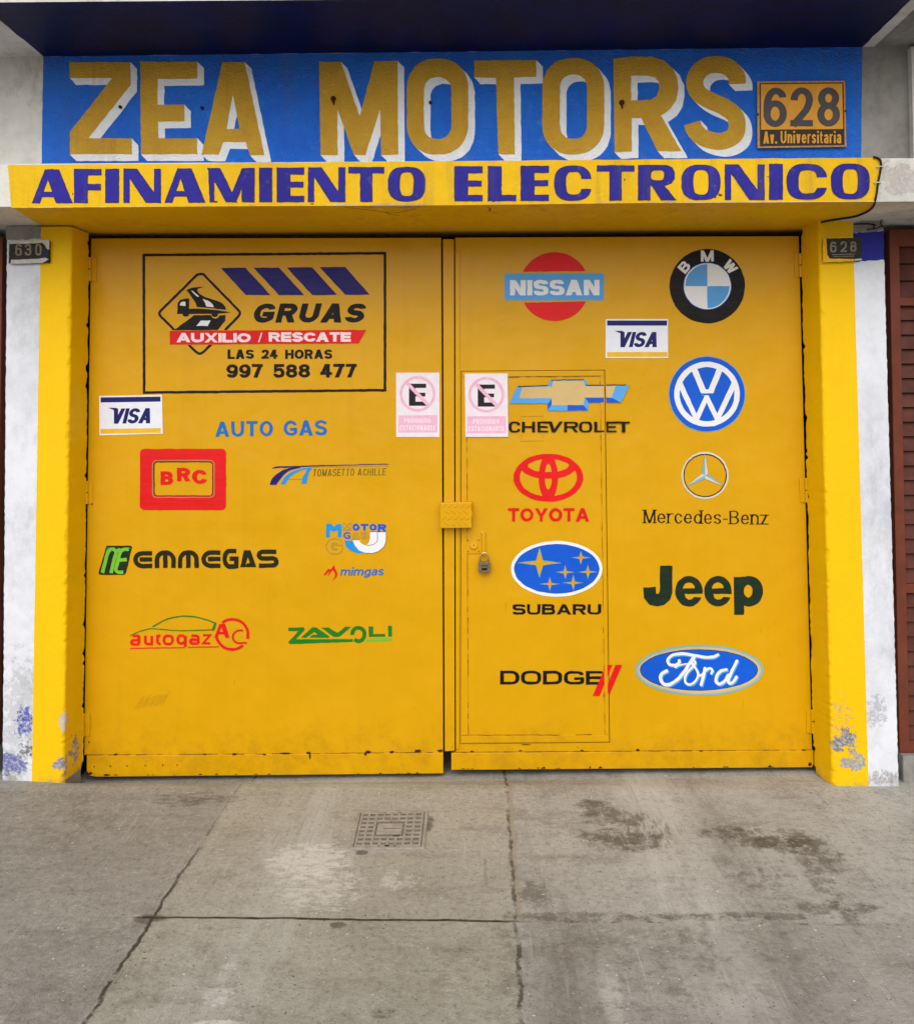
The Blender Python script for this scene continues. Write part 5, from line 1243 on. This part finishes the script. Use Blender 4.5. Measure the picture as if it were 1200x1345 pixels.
# ================================================================== side doors
def louvre_door(x_in, sgn, label):
    """brown door with louvres; x_in = edge next to the pillar, sgn = direction it runs"""
    Y = 0.07; z0, z1 = 0.115, z_bb-0.03
    W = 0.92
    t = thing('louvred_door', label, 'door', (x_in+sgn*W/2, Y, 0.10), 'brown louvred doors beside the garage')
    X = lambda a: x_in+sgn*a
    def bx(mb, a, b, y0, y1, za, zb): mb.box(min(X(a), X(b)), max(X(a), X(b)), y0, y1, za, zb)
    mb = MB(); fw = 0.042
    bx(mb, 0, fw, Y, Y+.05, z0, z1); bx(mb, W-fw, W, Y, Y+.05, z0, z1); bx(mb, fw, W-fw, Y+.002, Y+.05, z1-.075, z1); bx(mb, fw, W-fw, Y+.002, Y+.05, z0, z0+.05)
    zr = PY(1190, 396, Y).z
    bx(mb, fw, W-fw, Y+.003, Y+.05, zr-.018, zr+.018); bx(mb, fw, W-fw, Y+.003, Y+.05, zr-1.28, zr-1.24)
    fr = mb.build('frame', M_['brown_wood'], t, bevel=.002)
    rails = [(z0+.05, zr-1.28), (zr-1.24, zr-.018), (zr+.018, z1-.075)]
    for a, b in rails:
        n = max(2, int((b-a)/.062)); h = (b-a)/n
        mb = MB()
        for i in range(n):
            zc = a+h*i; y0, y1 = Y+.014, Y+.030
            xa, xb = sorted((X(fw+.003), X(W-fw-.003)))
            v = [(xa, y0, zc+.002), (xb, y0, zc+.002), (xb, y1, zc+h*.98), (xa, y1, zc+h*.98)]
            mb.hexa([Vector(q) for q in v], [Vector(q)+Vector((0, .008, -.001)) for q in v])
        mb.build('louvre_panel', M_['brown_slat'], t)
    mb = MB(); bx(mb, -0.0, W, Y-.03, Y+.3, -.05, z0-.002)
    mb.build('sill', M_['grey_wall'], t, bevel=.006)
xR = PY(1164, 640, .07).x; xL = PY(5.5, 640, .07).x
louvre_door(PY(1163.5, 300, .07).x+0.012, 1, 'reddish brown louvred door at the right edge of the photo')
louvre_door(PY(7.5, 300, .07).x-0.012, -1, 'dark brown door at the left edge of the photo')
mb = MB()                                         # walls beyond the side doors
mb.box(XA, xL-0.93, 0, .3, -.05, z_bb-.005); mb.build('outer_wall', M_['white_wall'], bld)
mb = MB(); mb.box(xR+0.97, XB, 0, .3, -.05, z_bb-.005); mb.build('outer_wall', M_['white_wall'], bld)

# ================================================================== drain cover
dc = thing('drain_cover', 'square dusty drain cover with a grid of ribs set in the pavement', 'drain cover', tuple(PZ(511, 1090, 0)))
A_, B_, C_, D_ = PZ(475, 1069, 0), PZ(557, 1067.5, 0), PZ(552, 1113, 0), PZ(465, 1113.5, 0)
def uv(u, v, z):
    p = A_.lerp(B_, u).lerp(D_.lerp(C_, u), v); return Vector((p.x, p.y, z))
def rib(mb, u0, u1, v0, v1, z0, z1, mi=0):
    mb.hexa([uv(u0, v0, z1), uv(u1, v0, z1), uv(u1, v1, z1), uv(u0, v1, z1)], [uv(u0, v0, z0), uv(u1, v0, z0), uv(u1, v1, z0), uv(u0, v1, z0)], mi)
mb = MB()
for q in ((-.06, 1.07, -.05, -.012), (-.06, 1.07, 1.012, 1.05), (-.06, -.014, -.012, 1.012), (1.014, 1.07, -.012, 1.012)): rib(mb, *q, -.01, .006)
mb.build('frame', M_['castiron'], dc, bevel=.002)
mb = MB(); rib(mb, -.008, 1.008, -.008, 1.008, -.01, .0035); rib(mb, -.013, 1.013, -.011, 1.011, -.02, .001)
mb.build('plate', M_['castiron_pit'], dc)
mb = MB()
us = [0.0, .115, .235, .355, .475, .595, .715, .84, .965]
cw = .034
for i, u in enumerate(us):
    if 2 < i < 6:
        rib(mb, u, u+cw, .04, .27, .0034, .0066); rib(mb, u, u+cw, .74, .965, .0034, .0066)
    else: rib(mb, u, u+cw, 0, 1, .0034, .0066)
vs_ = [0.0, .12, .245, .37, .49, .61, .725, .85, .962]
for v_ in vs_:
    for a, b in zip(us[:-1], us[1:]):
        if .25 < v_ < .72 and us[2] <= a < us[6]: continue
        rib(mb, a+cw, b, v_, v_+.04, .0034, .0062)
rib(mb, us[2]+cw+.03, us[6]-.03, .36, .66, .0034, .0060)
mb.build('ribs', M_['castiron'], dc)
for q in ((.40, .66, .505, .515, .0062, .0064), (.56, .66, .715, .745, .0064, .0068), (.46, .53, .985, 1.01, .0064, .0072)):
    mb = MB(); rib(mb, *q); mb.build('slot', M_['dark_metal'], dc)

# ================================================================== crumbs of plaster and grit on the pavement
rr = random.Random(21); mb = MB()
def crumb(x, y, z, r):
    v = [Vector((x+rr.uniform(-1, 1)*r, y+rr.uniform(-1, 1)*r, z+rr.uniform(-.1, .1)*r)) for _ in range(5)]
    a = rr.uniform(0, 6.28)
    base = [Vector((x+r*math.cos(a+i*1.57)*rr.uniform(.6, 1.2), y+r*math.sin(a+i*1.57)*rr.uniform(.6, 1.2), z)) for i in range(4)]
    top = Vector((x+rr.uniform(-.3, .3)*r, y+rr.uniform(-.3, .3)*r, z+r*rr.uniform(.4, .9)))
    mb.add(base+[top], [[0, 1, 4], [1, 2, 4], [2, 3, 4], [3, 0, 4]], 0 if rr.random() < .6 else 1)
for cx, cy, sx, sy, n in ((1100, 1034, 70, 8, 60), (90, 1036, 60, 8, 40), (600, 1036, 480, 12, 90), (600, 1190, 600, 150, 110)):
    for _ in range(n):
        px, py = cx+rr.gauss(0, .6)*sx, cy+abs(rr.gauss(0, .6))*sy if sy < 20 else cy+rr.uniform(-1, 1)*sy
        if py < 1034: continue
        p = PZ(px, py, 0); crumb(p.x, p.y, -0.0005, rr.uniform(.0012, .0042))
cr_ = mb.build('plaster_crumbs', [M_['daub'], M_['castiron_pit']])
cr_['kind'] = 'stuff'; cr_['label'] = 'loose crumbs of plaster and grit scattered on the pavement'; cr_['category'] = 'grit'
